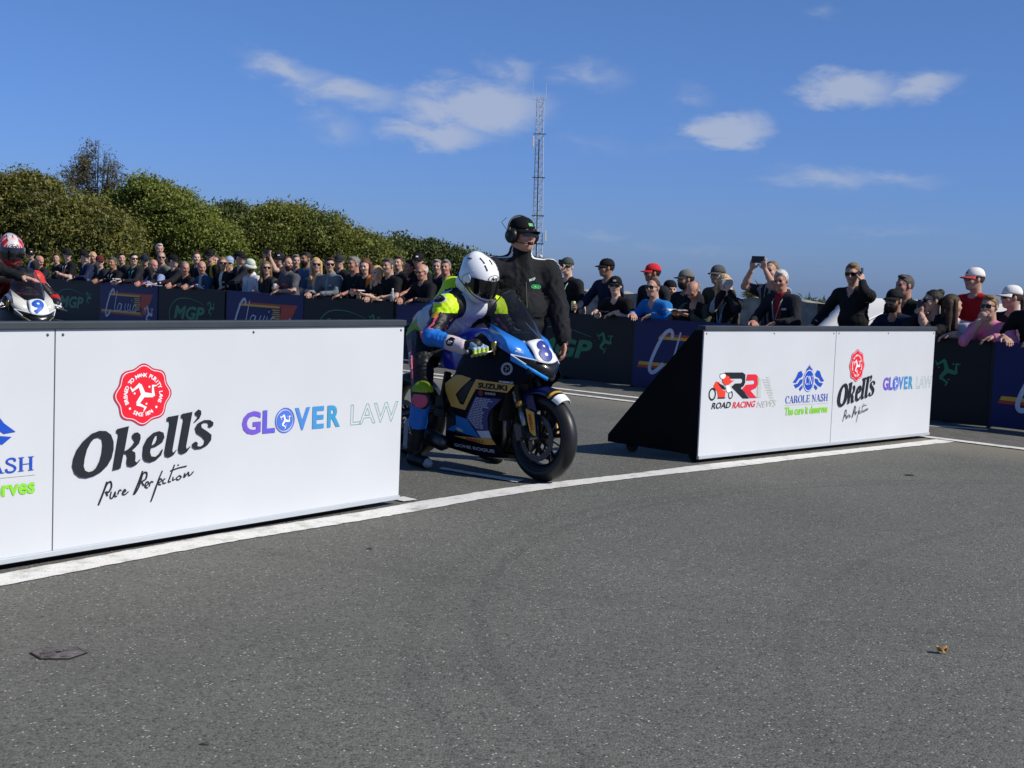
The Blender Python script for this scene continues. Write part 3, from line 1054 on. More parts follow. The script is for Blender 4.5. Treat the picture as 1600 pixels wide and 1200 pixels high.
def serif_text(txt):
    """upright roman capitals with serifs, unit height"""
    out = Flat()
    x = 0.
    q = lambda *p: F_poly(p)

    def slab(a, b, y):
        return q((a, y), (b, y), (b, y + .05), (a, y + .05)).lift(.0004)

    def stem(a, w=.17):
        return q((a, .04), (a + w, .04), (a + w, .96), (a, .96)) + slab(a - .09, a + w + .09, 0) + slab(a - .09, a + w + .09, .95)

    def bowl(cx, cy, rx, ry, th, a0, a1, n=22):
        o, i = [], []
        for k in range(n + 1):
            t = a0 + (a1 - a0) * k / n
            o.append((cx + rx * math.cos(t), cy + ry * math.sin(t)))
            i.append((cx + (rx - th) * math.cos(t), cy + (ry - .05) * math.sin(t)))
        V = [(p[0], p[1], .0002) for p in o + i]
        return Flat(V, [f for k in range(n) for f in ((k, k + 1, n + 2 + k), (k, n + 2 + k, n + 1 + k))])
    for ch in txt:
        if ch == ' ':
            x += .38
            continue
        if ch == 'C': g, w = bowl(.46, .5, .45, .52, .17, R(42), R(318)) + q((.74, .62), (.81, .62), (.81, .98), (.76, .98)).lift(.0006), .86
        elif ch == 'O': g, w = bowl(.48, .5, .47, .52, .18, 0, 2 * math.pi, 34), .98
        elif ch == 'A': g, w = q((.12, .03), (.18, .03), (.46, .9), (.43, 1.0)) + q((.40, 1.02), (.50, 1.02), (.86, .03), (.66, .03)).lift(.0005) + slab(.0, .30, 0) + slab(.56, .98, 0) + q((.25, .32), (.66, .32), (.66, .37), (.25, .37)).lift(.0008), .94
        elif ch == 'R': g, w = stem(.1) + bowl(.42, .72, .32, .28, .16, R(-90), R(90)) + q((.25, .95), (.43, .95), (.43, 1.0), (.25, 1.0)).lift(.0007) + q((.25, .44), (.43, .44), (.43, .49), (.25, .49)).lift(.0007) + q((.40, .46), (.58, .46), (.92, .0), (.72, .0)).lift(.001), .92
        elif ch == 'L': g, w = stem(.1) + q((.27, .0), (.76, .0), (.78, .28), (.73, .28), (.66, .05), (.27, .05)).lift(.0006), .82
        elif ch == 'E': g, w = stem(.1) + q((.27, 0), (.78, 0), (.8, .26), (.75, .26), (.68, .05), (.27, .05)).lift(.0006) + q((.27, .95), (.68, .95), (.72, .76), (.77, .76), (.76, 1), (.27, 1)).lift(.0006) + q((.27, .47), (.58, .47), (.58, .37), (.63, .37), (.63, .64), (.58, .64), (.58, .52), (.27, .52)).lift(.0006), .84
        elif ch == 'N': g, w = q((.12, .04), (.18, .04), (.18, .96), (.12, .96)) + slab(0, .3, 0) + q((.03, 1.0), (.24, 1.0), (.86, .0), (.76, .0)).lift(.0008) + q((.80, .0), (.86, .0), (.86, .96), (.80, .96)).lift(.0003) + slab(.68, .98, .95), 1.0
        elif ch == 'S': g, w = F_stroke([(.60, .74), (.56, .92), (.36, .98), (.16, .90), (.13, .72), (.30, .57), (.50, .45), (.62, .28), (.54, .08), (.34, .02), (.14, .08), (.08, .28)], .13, .0006, 3), .74
        else: g, w = stem(.1) + stem(.68) + q((.27, .47), (.68, .47), (.68, .52), (.27, .52)).lift(.0006), 1.0
        out = out + g.xf(1, 1, x, 0)
        x += w + .04
    return out


def panel_art_b(P, T):
    """beer and law-firm logos; P puts a Flat on the panel, T maps artwork metres to the panel"""
    dk, rd, wh = ink('23262b'), ink('dd2233'), mat('print_white', (.8, .82, .84), .45)
    for k in ('O', 'k', 'e', 'l', 'l2', 'q', 's'):
        P(F_poly(mm(OK[k]), [mm(OK[k + 'i'])] if k + 'i' in OK else []).lift(.0045), 'printed_letter', dk, False)
    s = Flat()
    for i, l in enumerate(SCRIPT): s = s + F_stroke(mm(l), .0085 if l[0][0] < 530 and len(l) > 8 else .0065, .0012, 3).lift(.0004 * (i % 4))
    P(s, 'printed_script', dk)
    c = (.4925, .742)
    wob = lambda r_: [(c[0] + (r_ + r_ * .055 * math.cos(8 * (t - math.pi / 2))) * 1.15 * math.cos(t), c[1] + (r_ + r_ * .055 * math.cos(8 * (t - math.pi / 2))) * math.sin(t)) for t in [2 * math.pi * k / 96 for k in range(96)]]
    P(F_poly(wob(.142)), 'printed_badge', ink('b5304f'))
    P(F_poly(wob(.134)).lift(.0008), 'printed_badge', ink('f4d9d9'))
    P(F_poly(wob(.130)).lift(.0014), 'printed_badge', rd)
    t = F_ringtext('BREWED TO MANX PURITY LAWS', .094, .026, R(207), R(-27), .03) + F_ringtext('SINCE 1874', .094, .026, R(-122), R(-58), .03, True)
    t = t + F_ellipse(.094 * math.cos(R(-138)), .094 * math.sin(R(-138)), .006, .006, 8) + F_ellipse(.094 * math.cos(R(-42)), .094 * math.sin(R(-42)), .006, .006, 8)
    t = t + triskelion(.135).xf(1, 1, .0, .0, R(5))
    P(t.xf(1.12, 1, c[0], c[1]).lift(.0022), 'printed_badge_lettering', wh)
    for ch, x0, x1, hx in (('G', 1.131, 1.262, '6f56c2'), ('L', 1.275, 1.365, '6159c4'), ('V', 1.51, 1.625, '4a84cc'), ('E', 1.645, 1.735, '458ec6'), ('R', 1.762, 1.865, '3f93bf')):
        P(F_text(ch, 1, .035).fit(x0, x1, .499, .622), 'printed_letter', ink(hx), False)
    P(F_ellipse(1.437, .56, .072, .068, 40, .9), 'printed_roundel', ink('4f6ed0'))
    P(F_ellipse(1.437, .56, .058, .054, 40), 'printed_roundel', ink('4f74d2'))
    P(triskelion(.078).xf(1, 1, 1.437, .56).lift(.0012), 'printed_roundel', wh)
    P(F_text('LAW', 1, .0, outline=.006, space=.9).fit(1.952, 2.358, .50, .617), 'printed_outline_lettering', ink('86cbc4'))


def rc(cx, cy):
    return (.266 + (cx - 228.6) * .001123, .693 - (cy - 91) * .00069 - (cx - 228) * .00003)


def panel_art_a(P):
    dk, rd, gy, bl, gn, wh = ink('1f2226'), ink('d8273a'), ink('b9bdb6'), ink('1f4cb4'), ink('86cf3a'), mat('print_white', (.8, .82, .84), .45)
    pp = lambda *p: [rc(*q) for q in p]
    P(F_poly(pp((240, 90), (455, 88), (488, 112), (490, 205), (474, 245), (440, 268), (550, 388), (472, 388), (330, 252), (370, 215), (440, 212), (455, 196), (455, 168), (440, 158), (300, 160))), 'printed_letter_r', dk)
    P(F_poly(pp((512, 110), (612, 108), (640, 130), (642, 225), (625, 268), (560, 298), (640, 384), (560, 384), (458, 282), (500, 230), (590, 222), (602, 208), (602, 188), (590, 178), (500, 182))), 'printed_letter_r', rd)
    n = F_poly(pp((655, 140), (680, 170), (690, 375), (645, 380), (640, 290)))
    for i in range(9):
        y = 140 + 30 * i
        n = n + F_poly(pp((695 + 14 * i, y + 25), (695 + 14 * i + 55, y + 25), (700 + 14 * i + 55, y + 35), (700 + 14 * i, y + 35))) + (F_poly(pp((745 + 10 * i, y), (780 + 10 * i, y), (782 + 10 * i, y + 8), (748 + 10 * i, y + 8))).lift(.0006) if i < 7 else Flat())
    P(n, 'printed_striped_letter', gy)
    P(F_text('ROAD', 1, .02, .25).fit(*[f(a, b) for a, b, f in ((.135, .148, min), (.385, .385, max))], .412, .462), 'printed_lettering', dk)
    P(F_text('RACING', 1, .02, .25).fit(.405, .715, .407, .458), 'printed_lettering', rd)
    P(F_text('NEWS', 1, .0, .25).fit(.735, 1.004, .400, .452), 'printed_lettering', gy)
    # red racing motorcycle and rider pictogram
    ring = lambda x, y, r1: F_ellipse(*rc(x, y), r1 * .92, r1, 26, .72)
    P(ring(115, 335, .050) + ring(325, 345, .032), 'printed_pictogram', dk)
    P((F_poly(pp((125, 235), (150, 190), (185, 200), (230, 290), (265, 300), (260, 370), (185, 375), (170, 300), (130, 260))) + F_poly(pp((215, 150), (250, 120), (290, 130), (320, 180), (360, 178), (300, 225), (255, 235), (225, 200))).lift(.0006)).lift(.001), 'printed_pictogram', ink('e2412c'))
    P((F_ellipse(*rc(222, 125), .036, .026, 20) + F_poly(pp((265, 235), (300, 240), (330, 300), (290, 320), (270, 290)))).lift(.0022), 'printed_pictogram', wh)
    P((F_poly(pp((165, 205), (240, 240), (265, 285), (215, 270))) + F_poly(pp((170, 370), (270, 372), (255, 382), (180, 382))) + F_stroke(pp((190, 112), (222, 96), (258, 108)), .006, 0)).lift(.003), 'printed_pictogram', dk)
    # crest: winged oval
    c = (1.463, .60)
    P(F_ellipse(c[0], c[1], .082, .095, 40), 'printed_crest', bl)
    P(F_ellipse(c[0], c[1], .078, .090, 40, .93).lift(.0008), 'printed_crest', wh)
    wing = Flat()
    for s in (-1, 1):
        for pts in ([(.09, .05), (.12, .085), (.16, .075), (.19, .03), (.235, -.01), (.19, -.015), (.15, .02), (.11, .03)], [(.09, .015), (.13, .01), (.16, -.02), (.22, -.03), (.185, -.06), (.14, -.045), (.10, -.02)], [(.09, -.035), (.12, -.05), (.14, -.065), (.12, -.085), (.085, -.06)]):
            wing = wing + F_poly([(c[0] + s * x, c[1] + y) for x, y in pts])
    for i in (-2, -1, 0, 1, 2):
        wing = wing + F_poly([(c[0] + i * .02 - .009, c[1] + .10 - abs(i) * .008), (c[0] + i * .02 + .009, c[1] + .10 - abs(i) * .008), (c[0] + i * .016, c[1] + .14 - abs(i) * .016)]).lift(.0004 * (i + 3))
    P(wing, 'printed_crest', bl)
    P(serif_text('CN').fit(c[0] - .055, c[0] + .055, c[1] - .035, c[1] + .04).lift(.0012), 'printed_crest', wh)
    P(serif_text('CAROLE NASH').fit(1.136, 1.77, .416, .482), 'printed_lettering', bl)
    P(F_poly([(1.136, .404), (1.776, .397), (1.776, .399), (1.136, .406)]), 'printed_rule', gy)
    P(F_text('The care it deserves', 1, .03).fit(1.136, 1.776, .318, .388), 'printed_lettering', gn)


white_panel = mat('white_panel', (.56, .58, .605), .32, spec=.35, var=.03, vscale=1.6, bump=.03, bscale=2.2)
trim = mat('grey_trim', hexlin('b9bfc4'), .4, .3)
blk = mat('black_ply', (.004, .004, .005), .6, var=.4, vscale=3, spec=.12)
railm = mat('rail_dark', hexlin('3c4147'), .55, .2, var=.1)
rub = mat('rubber', (.02, .02, .02), .75, var=.2)


def board(name, label, origin, ang, xa, xb, H, ka, kb, kz):
    """origin: foot of the seam between the two panels; xa<0<xb"""
    t = empty(name, origin, ang, label, 'advertising board', 'white advertising boards on castors')
    z0 = .055
    fa = lambda x, z, h: ((x - 1.85) * ka, -.003 - h, z * (1 if ka < 1.1 else kz))
    fb = lambda x, z, h: (x * kb, -.003 - h, z * (.96 if kb < .9 else 1))
    pa = MB().box(((xa - .002) / 2, .006, (z0 + H) / 2), (-xa / 2 - .002, .006, (H - z0) / 2)).build('panel', white_panel, t, bevel=.002)
    pb = MB().box(((xb + .002) / 2, .006, (z0 + H) / 2), (xb / 2 - .002, .006, (H - z0) / 2)).build('panel', white_panel, t, bevel=.002)
    panel_art_a(lambda f, n, m, st=True: put(f, fa, n, m, pa, st))
    panel_art_b(lambda f, n, m, st=True: put(f, fb, n, m, pb, st), None)
    MB().box(((xa + xb) / 2, .002, z0 - .012), ((xb - xa) / 2, .012, .0125)).build('bottom_trim', trim, t, bevel=.003)
    MB().box(((xa + xb) / 2, .02, H + .018), ((xb - xa) / 2 + .004, .035, .0175)).build('top_rail', railm, t, bevel=.005)
    for x in (xa + .03, xa / 2, -.04, .04, xb / 2, xb - .03):
        MB().lathe([(0, .004), (.006, .003), (.0075, 0)], (x, 0, H - .025), (0, -1, 0), 8).build('screw', mat('screw', (.12, .12, .12), .4, .7), t)
    prof = [(.016, .03), (.016, H - .002), (.09, H - .002), (.92, .125), (.92, .065), (.1, .06)]
    n = 3
    for i, x in enumerate((xa, (xa + xb) / 2, xb)):
        th = .012
        xx = x + th if i == 0 else x - th
        MB().prism(prof, lambda y, z, d, xx=xx: (xx + d, y, z), -th, th).build('buttress', blk, t)
    MB().box(((xa + xb) / 2, .5, .10), ((xb - xa) / 2 - .03, .03, .03)).build('base_beam', blk, t)
    MB().box(((xa + xb) / 2, .86, .10), ((xb - xa) / 2 - .03, .03, .03)).build('base_beam', blk, t)
    MB().box(((xa + xb - .25) / 2, .05, .055), ((xb - xa - .25) / 2 - .02, .02, .05)).build('skirt_and_shadow', blk, t)  # black base, brought low so its colour also gives the shadow underneath
    for x in (xa + .07, (xa + xb) / 2, xb - .3):
        for y in (.085, .72):
            c = MB()
            c.lathe([(.012, -.016), (.05, -.016), (.055, -.01), (.055, .01), (.05, .016), (.012, .016)], (x, y, .055), (1, 0, 0), 20)
            w = c.build('castor_wheel', rub, t, smooth=False)
            MB().box((x, y, .10), (.022, .03, .012)).build('fork', mat('zinc', (.35, .35, .36), .4, .8), w)
    return t


LB = (-2.204 + .587 * .265, 5.927 + .81 * .265, 0)
board('advertising_board', 'long white advertising board at the left with a large red badge', LB, math.atan2(.81, .587), -2.4, 2.392, 1.058, 1.297, 1.0, 1.035)
RB = (1.446 + .708 * 1.85, 10.472 + .706 * 1.85, 0)
board('advertising_board', 'white advertising board at the right with a black triangular end', RB, math.atan2(.706, .708), -1.85, 1.715, 1.02, 1.0, .724, .96)

# ================================================================ RACING MOTORCYCLES
def fair_w(u, z):
    w = .24 - .13 * (max(0, .6 - z) / .5) ** 2 - .06 * (max(0, z - .6) / .4) ** 2
    return w - .10 * (max(0, u + .5) / .5) ** 2


BK = dict(tyre=mat('tyre', (.014, .014, .015), .42, spec=.45, var=.25, vscale=14), rim=mat('rim_black', (.012, .012, .013), .35, .4), disc=mat('disc_steel', (.09, .09, .10), .38, .9, var=.2, vscale=30),
          alu=mat('fork_alu', (.32, .32, .33), .3, .9), gold=mat('anodised_gold', hexlin('a08a4a'), .3, .8), blackm=mat('black_metal', (.01, .01, .011), .45, .3), chrome=mat('chrome', (.55, .55, .56), .15, 1.0),
          cast=mat('engine_cast', (.025, .025, .027), .5, .5, var=.3, vscale=20), carbon=mat('carbon', (.008, .008, .009), .3, coat=.4), seat=mat('seat_foam', (.015, .015, .016), .8, bump=.3),
          screen=mat('smoked_screen', (.012, .014, .018), .04, spec=.6, alpha=.60), ti=mat('titanium', (.16, .155, .15), .35, .9, var=.2))

GOLD = [(-0.649, 0.675), (-0.59, 0.678), (-0.483, 0.664), (-0.586, 0.588), (-0.641, 0.539), (-0.598, 0.476), (-0.56, 0.474), (-0.435, 0.662), (-0.111, 0.65), (-0.162, 0.592), (-0.43, 0.597), (-0.547, 0.439), (-0.695, 0.45), (-0.749, 0.552), (-0.757, 0.607)]


def motorcycle(loc, rz, label, c, number, full):
    t = empty('racing_motorcycle', loc, rz, label, 'motorcycle', 'racing motorcycles at the start')
    base, second, band, third = mat('fairing_' + c['base'], hexlin(c['base']), .4, spec=.12, var=.1), paint(c['cowl'], .22), paint(c['band'], .22), paint(c['third'], .3)

    # ---- wheels
    def wheel(x, r0, wd, nm, discs):
        ty = MB()
        n = 18
        ty.lathe([(r0 - .062 + .062 * math.cos(a) * (1 if math.cos(a) > 0 else .55), wd * math.sin(a) * (1.0 if math.cos(a) > -.2 else .86)) for a in [2 * math.pi * k / n for k in range(n)]], (x, 0, r0), (0, 1, 0), 64, closed=True)
        tyre = ty.build(nm + '_tyre', BK['tyre'], t, smooth=True)
        if full:
            r = np.random.default_rng(3)
            for k in range(5):
                a = R(2 + 9 * k)
                p = Vector((x + (r0 + .0008) * math.cos(a), .002 * k, r0 + (r0 + .0008) * math.sin(a)))
        rm = MB()
        ri = r0 - .088
        rm.lathe([(ri, -wd * .78), (ri + .012, -wd * .82), (ri + .012, -wd * .7), (ri - .012, -wd * .5), (ri - .018, 0), (ri - .012, wd * .5), (ri + .012, wd * .7), (ri + .012, wd * .82), (ri, wd * .78), (ri - .03, .02), (ri - .03, -.02)], (x, 0, r0), (0, 1, 0), 48, closed=True)
        rm.lathe([(.012, -.05), (.036, -.05), (.04, -.03), (.04, .03), (.036, .05), (.012, .05)], (x, 0, r0), (0, 1, 0), 20)
        rim = rm.build(nm + '_rim', BK['rim'], t, autosm=.6)
        for k in range(5):
            for s in (-1, 1):
                a = k * 2 * math.pi / 5 + .3
                b = a + s * .16
                MB().tube([(x + .035 * math.cos(a), 0, r0 + .035 * math.sin(a)), (x + (ri - .02) * math.cos(b), 0, r0 + (ri - .02) * math.sin(b))], [(.014, .012), (.010, .009)], 8).build('spoke', BK['rim'], rim)
        for y in discs:
            d = MB()
            R_ = .16 if nm == 'front' else .11
            d.lathe([(R_ - .042, -.0025), (R_, -.0025), (R_, .0025), (R_ - .042, .0025)], (x, y, r0), (0, 1, 0), 48, closed=True)
            dd_ = d.build('brake_disc', BK['disc'], t, autosm=.6)
            cr_ = MB()
            for k in range(8):
                a = k * math.pi / 4 + .2
                cr_.tube([(x + .045 * math.cos(a), y * .8, r0 + .045 * math.sin(a)), (x + (R_ - .038) * math.cos(a + .12), y, r0 + (R_ - .038) * math.sin(a + .12))], .006, 6)
            cr_.build('disc_carrier', BK['blackm'], dd_)['kind'] = 'stuff'
            bl_ = MB()
            for k in range(8):
                a = k * math.pi / 4 + .32
                bl_.lathe([(0, 0), (.007, 0), (.007, .006), (0, .006)], (x + (R_ - .04) * math.cos(a), y + (.003 if y > 0 else -.003), r0 + (R_ - .04) * math.sin(a)), (0, 1 if y > 0 else -1, 0), 8)
            bl_.build('disc_bobbin', BK['chrome'], dd_)['kind'] = 'stuff'
        return tyre
    wheel(0, .30, .06, 'front', (-.062, .062))
    wheel(-1.40, .315, .095, 'rear', (-.075,))

    # ---- fork, brakes, fender
    fu = lambda z: -.042 - .43 * (z - .3)
    for s in (-1, 1):
        y = s * .105
        f = MB().tube([(fu(.92), y, .92), (fu(.525), y, .525)], .027, 14).build('fork_leg', BK['blackm'], t, smooth=True)
        MB().tube([(fu(.53), y, .53), (fu(.5), y, .5)], .031, 14).build('fork_collar', BK['gold'], f, smooth=True)
        MB().tube([(fu(.5), y, .5), (fu(.345), y, .345)], .0215, 14).build('fork_tube', BK['alu'], f, smooth=True)
        MB().tube([(fu(.37), y, .37), (fu(.33), y * .98, .33), (.0, y * .95, .30)], [.028, .03, .03], 12).build('axle_clamp', BK['blackm'], f, smooth=True)
        cal = MB()
        cal.box((-.142, s * .083, .325), (.026, .03, .062), Matrix.Rotation(R(-18), 3, 'Y'))
        cal.box((-.115, s * .095, .335), (.02, .018, .045), Matrix.Rotation(R(-18), 3, 'Y'))
        cal.build('brake_caliper', mat('caliper', (.10, .10, .105), .35, .8), t, bevel=.008)
        if full and s < 0:
            put(F_text('WTUN', 1, .03).fit(0, .085, -.011, .011), lambda x, yy, h: (fu(.60 - x * .9) - .004 + yy * .9, y - .0285, .60 - x * .9 + yy * .3), 'printed_lettering', ink('c8ccd6'), f)
        MB().tube([(-.16, s * .08, .36), (-.22, s * .07, .45), (-.2, s * .05, .62), (-.17, s * .03, .78)], .006, 6).build('brake_hose', BK['blackm'], t, smooth=True)
    MB().tube([(0, -.125, .30), (0, .125, .30)], .014, 12).build('front_axle', BK['alu'], t)
    fd = MB()
    P, mi = [], []
    n, mcol = 26, 9
    for k in range(n + 1):
        a = R(52 + 96 * k / n)
        row = []
        tp = min(1, k / 5) * .25 + .75
        for j in range(mcol):
            q = -1 + 2 * j / (mcol - 1)
            rr = .342 - .045 * abs(q) ** 3
            row.append((rr * math.cos(a), q * .078 * (tp if k < 6 else 1), .30 + rr * math.sin(a)))
        P.append(row)
    fd.grid(P)
    stripes = {0: 3, 1: 3, 2: 3, 3: 4, 4: 2, 5: 4, 6: 1}
    fd.m = [stripes.get(i // (mcol - 1), 0) for i in range(len(fd.f))]
    fen = fd.build('front_fender', [paint(c['fender']), BK['carbon'], ink('c79a3c'), mat('print_white', (.8, .82, .84)), ink('10131c')], t, smooth=True, solid=.004)
    for s in (-1, 1):
        MB().prism([(-.15, .565), (-.03, .585), (.012, .49), (.04, .315), (-.018, .312), (-.08, .50)], lambda x, z, d, s=s: (x, s * (.082 + d), z), 0, .006).build('fender_leg', paint(c['fender']), fen)
        gd = MB().prism([(-.07, .492), (.006, .475), (.036, .318), (-.012, .317)], lambda x, z, d, s=s: (x, s * (.1 + d), z), 0, .012).build('fork_guard', paint('d9a83a') if full else base, t, bevel=.004)
        if full and s < 0:
            put(F_text('PIRELLI', 1, .04).fit(0, .105, -.015, .015), lambda x, yy, h: (-.028 + x * .36 + yy * .9, -.1145 - h, .455 - x * .94 + yy * .3), 'printed_lettering', ink('c0392b'), gd)

    # ---- side fairing as a thin shell following the half width fair_w
    OUT = [(-.45, .985), (-.33, .96), (-.20, .90), (-.135, .83), (-.03, .775), (.02, .715), (-.04, .675), (-.111, .645), (-.201, .545), (-.313, .448), (-.334, .391), (-.336, .313), (-.298, .222), (-.228, .137), (-.364, .123), (-.551, .117), (-.86, .142),
           (-.80, .27), (-.69, .33), (-.665, .39), (-.70, .45), (-.757, .55), (-.762, .61), (-.66, .68), (-.63, .76), (-.58, .85), (-.52, .93)]
    for s in (-1, 1):
        side = lambda off: (lambda u, z, h: (u, s * (fair_w(u, z) + off + h), z))
        fl = subdivide_flat(F_poly(OUT), .045)
        me = MB()
        me.add([side(0)(*p) for p in fl.v], fl.f)
        fp = me.build('side_fairing', base, t, smooth=True, solid=.004, weld=True)

        def sticker(poly, nm, m, off=.003, step=.05, **k):
            f_ = subdivide_flat(F_poly(poly) if isinstance(poly, list) else poly, step)
            return put(f_, side(off), nm, m, fp, **k)
        if full:
            gm = paint('c79a45', .35)
            sticker(GOLD, 'gold_panel', gm)
            sticker([(-.622, .542), (-.545, .61), (-.50, .648), (-.455, .645), (-.56, .49), (-.595, .49)], 'air_outlet', BK['cast'], .0028)
            sticker([(-.432, .544), (-.208, .545), (-.312, .453), (-.337, .396), (-.342, .318), (-.459, .305), (-.548, .383)], 'sponsor_panel', ink('3a3f78'))
            sticker([(-.46, .302), (-.339, .315), (-.327, .263), (-.426, .255)], 'sponsor_panel', ink('b9c2d6'))
            sticker([(-.657, .391), (-.541, .375), (-.435, .254), (-.639, .268), (-.784, .274), (-.669, .324)], 'blue_panel', paint('1d6fc0', .3))
            sticker([(-.68, .30), (-.64, .305), (-.60, .29), (-.61, .275), (-.66, .278)], 'printed_patch', ink('9fb4b4'), .0045)
            sticker([(-.728, .237), (-.578, .246), (-.328, .26), (-.302, .221), (-.396, .21)], 'gold_panel', gm)
            sticker(F_ellipse(-.18, .752, .045, .043, 28, .62), 'printed_roundel', ink('9a9aa0'), .004)
            sticker(triskelion(.036).xf(1, 1, -.18, .752), 'printed_roundel', ink('9a9aa0'), .004)
            if s < 0:
                sticker(F_text('SUZUKI', 1, .05).fit(-.41, -.162, .604, .643), 'printed_lettering', ink('14131a'), .0055)
                sticker(F_text('PIRELLI', 1, .04).fit(-.592, -.415, .221, .24), 'printed_lettering', ink('b3352a'), .0055)
                sticker(F_text('GONE ROGUE', 1, .04, .1).fit(-.745, -.33, .158, .183), 'printed_lettering', ink('a7aab2'), .004)
                sticker(F_text('WORMALD', 1, .03).fit(-.232, -.121, .656, .669), 'printed_lettering', ink('d6d9e0'), .004)
                sticker(F_text('SOURCE', 1, .03).fit(-.345, -.255, .566, .582), 'printed_lettering', ink('a9adb6'), .004)
                sticker(F_ellipse(-.385, .572, .022, .02, 20), 'printed_roundel', ink('6e2430'), .004)
                r = np.random.default_rng(5)
                lines = Flat()
                for i in range(19):
                    z = .53 - .0115 * i
                    x0, x1 = np.interp(z, [.30, .383, .544], [-.455, -.54, -.432]) + .012, np.interp(z, [.318, .396, .453, .545], [-.35, -.345, -.32, -.22]) - .012 - .04 * r.random()
                    x = x0
                    while x < x1 - .02:
                        L_ = r.uniform(.012, .035)
                        lines = lines + F_poly([(x, z), (min(x + L_, x1), z), (min(x + L_, x1), z + .0055), (x, z + .0055)])
                        x += L_ + .006
                sticker(lines, 'printed_name_list', ink('b4b8cc'), .0052, .2)
        else:
            sticker([(-.60, .70), (-.25, .66), (-.12, .645), (-.2, .56), (-.45, .5), (-.7, .55)], 'red_panel', paint('b3261c'))
            sticker([(-.7, .28), (-.34, .30), (-.30, .22), (-.7, .2)], 'white_panel', paint('c9cbc6'))
            sticker(F_ellipse(-.42, .60, .06, .055, 24), 'printed_roundel', ink('3b4f9a'), .005)
    bl = MB()
    bl.grid([[(u, s * (fair_w(u, z) - .001), z - (.02 if abs(s) < .5 else 0)) for s in (-1, -.55, 0, .55, 1)] for u, z in ((-.23, .137), (-.364, .123), (-.551, .117), (-.86, .142))])
    bl.build('belly_pan', BK['carbon'], t, smooth=True, solid=.004)

    # ---- nose cowl
    V = lambda x, y, z: (x, y, z)
    a, a2, b, cc, d, e = (-.387, -.165, 1.049), (-.375, -.185, 1.005), (-.125, -.085, .933), (.004, -.095, .817), (-.135, -.205, .850), (-.20, -.195, .945)
    pt, pb, chin, h, i_, g_ = (-.082, 0, .957), (.03, 0, .80), (.068, 0, .703), (.055, -.03, .709), (-.035, -.155, .79), (-.133, -.207, .812)
    h2, i2, ch2 = (.046, -.028, .685), (-.04, -.15, .762), (.055, 0, .683)
    back = (-.50, -.185, .975)
    mir = lambda p: (p[0], -p[1], p[2])

    def panel(polys, nm, m, both=True, parent=None, off=0):
        q = MB()
        for p in polys:
            q.add(p, [tuple(range(len(p)))])
            if both: q.add([mir(v) for v in p], [tuple(range(len(p)))[::-1]])
        return q.build(nm, m, parent or t, solid=.004, autosm=R(28))

    def half(polys, nm, m):
        o = None
        for s in (1, -1):
            q = MB()
            for p in polys: q.add([(v[0], v[1] * s, v[2]) for v in p], [tuple(range(len(p)))])
            o = q.build(nm, m, t, solid=.004, autosm=R(28))
        return o
    half([(a, b, e), (a, e, a2), (e, b, cc, d), (a2, e, d, back)], 'nose_cowl', second)
    panel([(d, cc, i_), (cc, pb, chin, h, i_)], 'nose_intake', BK['carbon'])
    half([(d, i_, i2, g_), (i_, h, h2, i2)], 'nose_band', band)
    panel([(h, chin, ch2, h2)], 'chin', BK['carbon'])
    # rounded number board
    P = []
    for k in range(7):
        v = k / 6
        row = []
        for j in range(9):
            s = -1 + 2 * j / 8
            e0 = np.array((b[0] + (pt[0] - b[0]) * (1 - s * s), s * .088, b[2] + (pt[2] - b[2]) * (1 - s * s)))
            e1 = np.array((cc[0] + (pb[0] - cc[0]) * (1 - s * s), s * .098, cc[2] + (pb[2] - cc[2]) * (1 - s * s)))
            p = e0 + (e1 - e0) * v + np.array((.012, 0, .010)) * math.sin(math.pi * v)
            row.append(tuple(p))
        P.append(row)
    npb = MB().grid(P).build('number_board', paint('f1f2f4', .3), t, smooth=True, solid=.004)

    def onboard(x, y, hh):
        v, s = min(1, max(0, y)), x
        e0 = np.array((b[0] + (pt[0] - b[0]) * (1 - s * s), s * .088, b[2] + (pt[2] - b[2]) * (1 - s * s)))
        e1 = np.array((cc[0] + (pb[0] - cc[0]) * (1 - s * s), s * .098, cc[2] + (pb[2] - cc[2]) * (1 - s * s)))
        return tuple(e0 + (e1 - e0) * v + np.array((.012, 0, .010)) * math.sin(math.pi * v) + np.array((.0045, 0, .0035)) * (1 + hh))
    dg = F_text(number, 1, .045, .12).fit(-.70, .62, .05, .93)
    put(subdivide_flat(dg, .2), lambda x, y, hh: onboard(x, 1.0 - y, hh), 'number_digit', ink(c['digit']), npb)
    for p0, p1 in ((a, b), (d, i_), (cc, d)):
        for s in (1, -1):
            MB().tube([(p0[0], p0[1] * s, p0[2] + .002), (p1[0], p1[1] * s, p1[2] + .002)], .0045, 6).build('trim_line', paint('e4e7ea'), t)
    if full:
        nn2 = Vector(Vector(b) - Vector(a)).normalized()
        put(F_text('WORMALD', 1, .03).fit(.07, .21, -.032, -.014), lambda x, y, hh: tuple(Vector(a) + nn2 * x + Vector((0, -.0075 + y * .55, y))), 'printed_lettering', ink('c4d2e6'), t)
        dx2 = (Vector(cc) - Vector(d)).normalized()
        put(F_text('SOURCE', 1, .04).fit(.035, .09, .028, .04), lambda x, y, hh: tuple(Vector(d) + dx2 * x + Vector((-y * .35, -.006 + y * .42, y))), 'printed_lettering', ink('d4dbe6'), t)

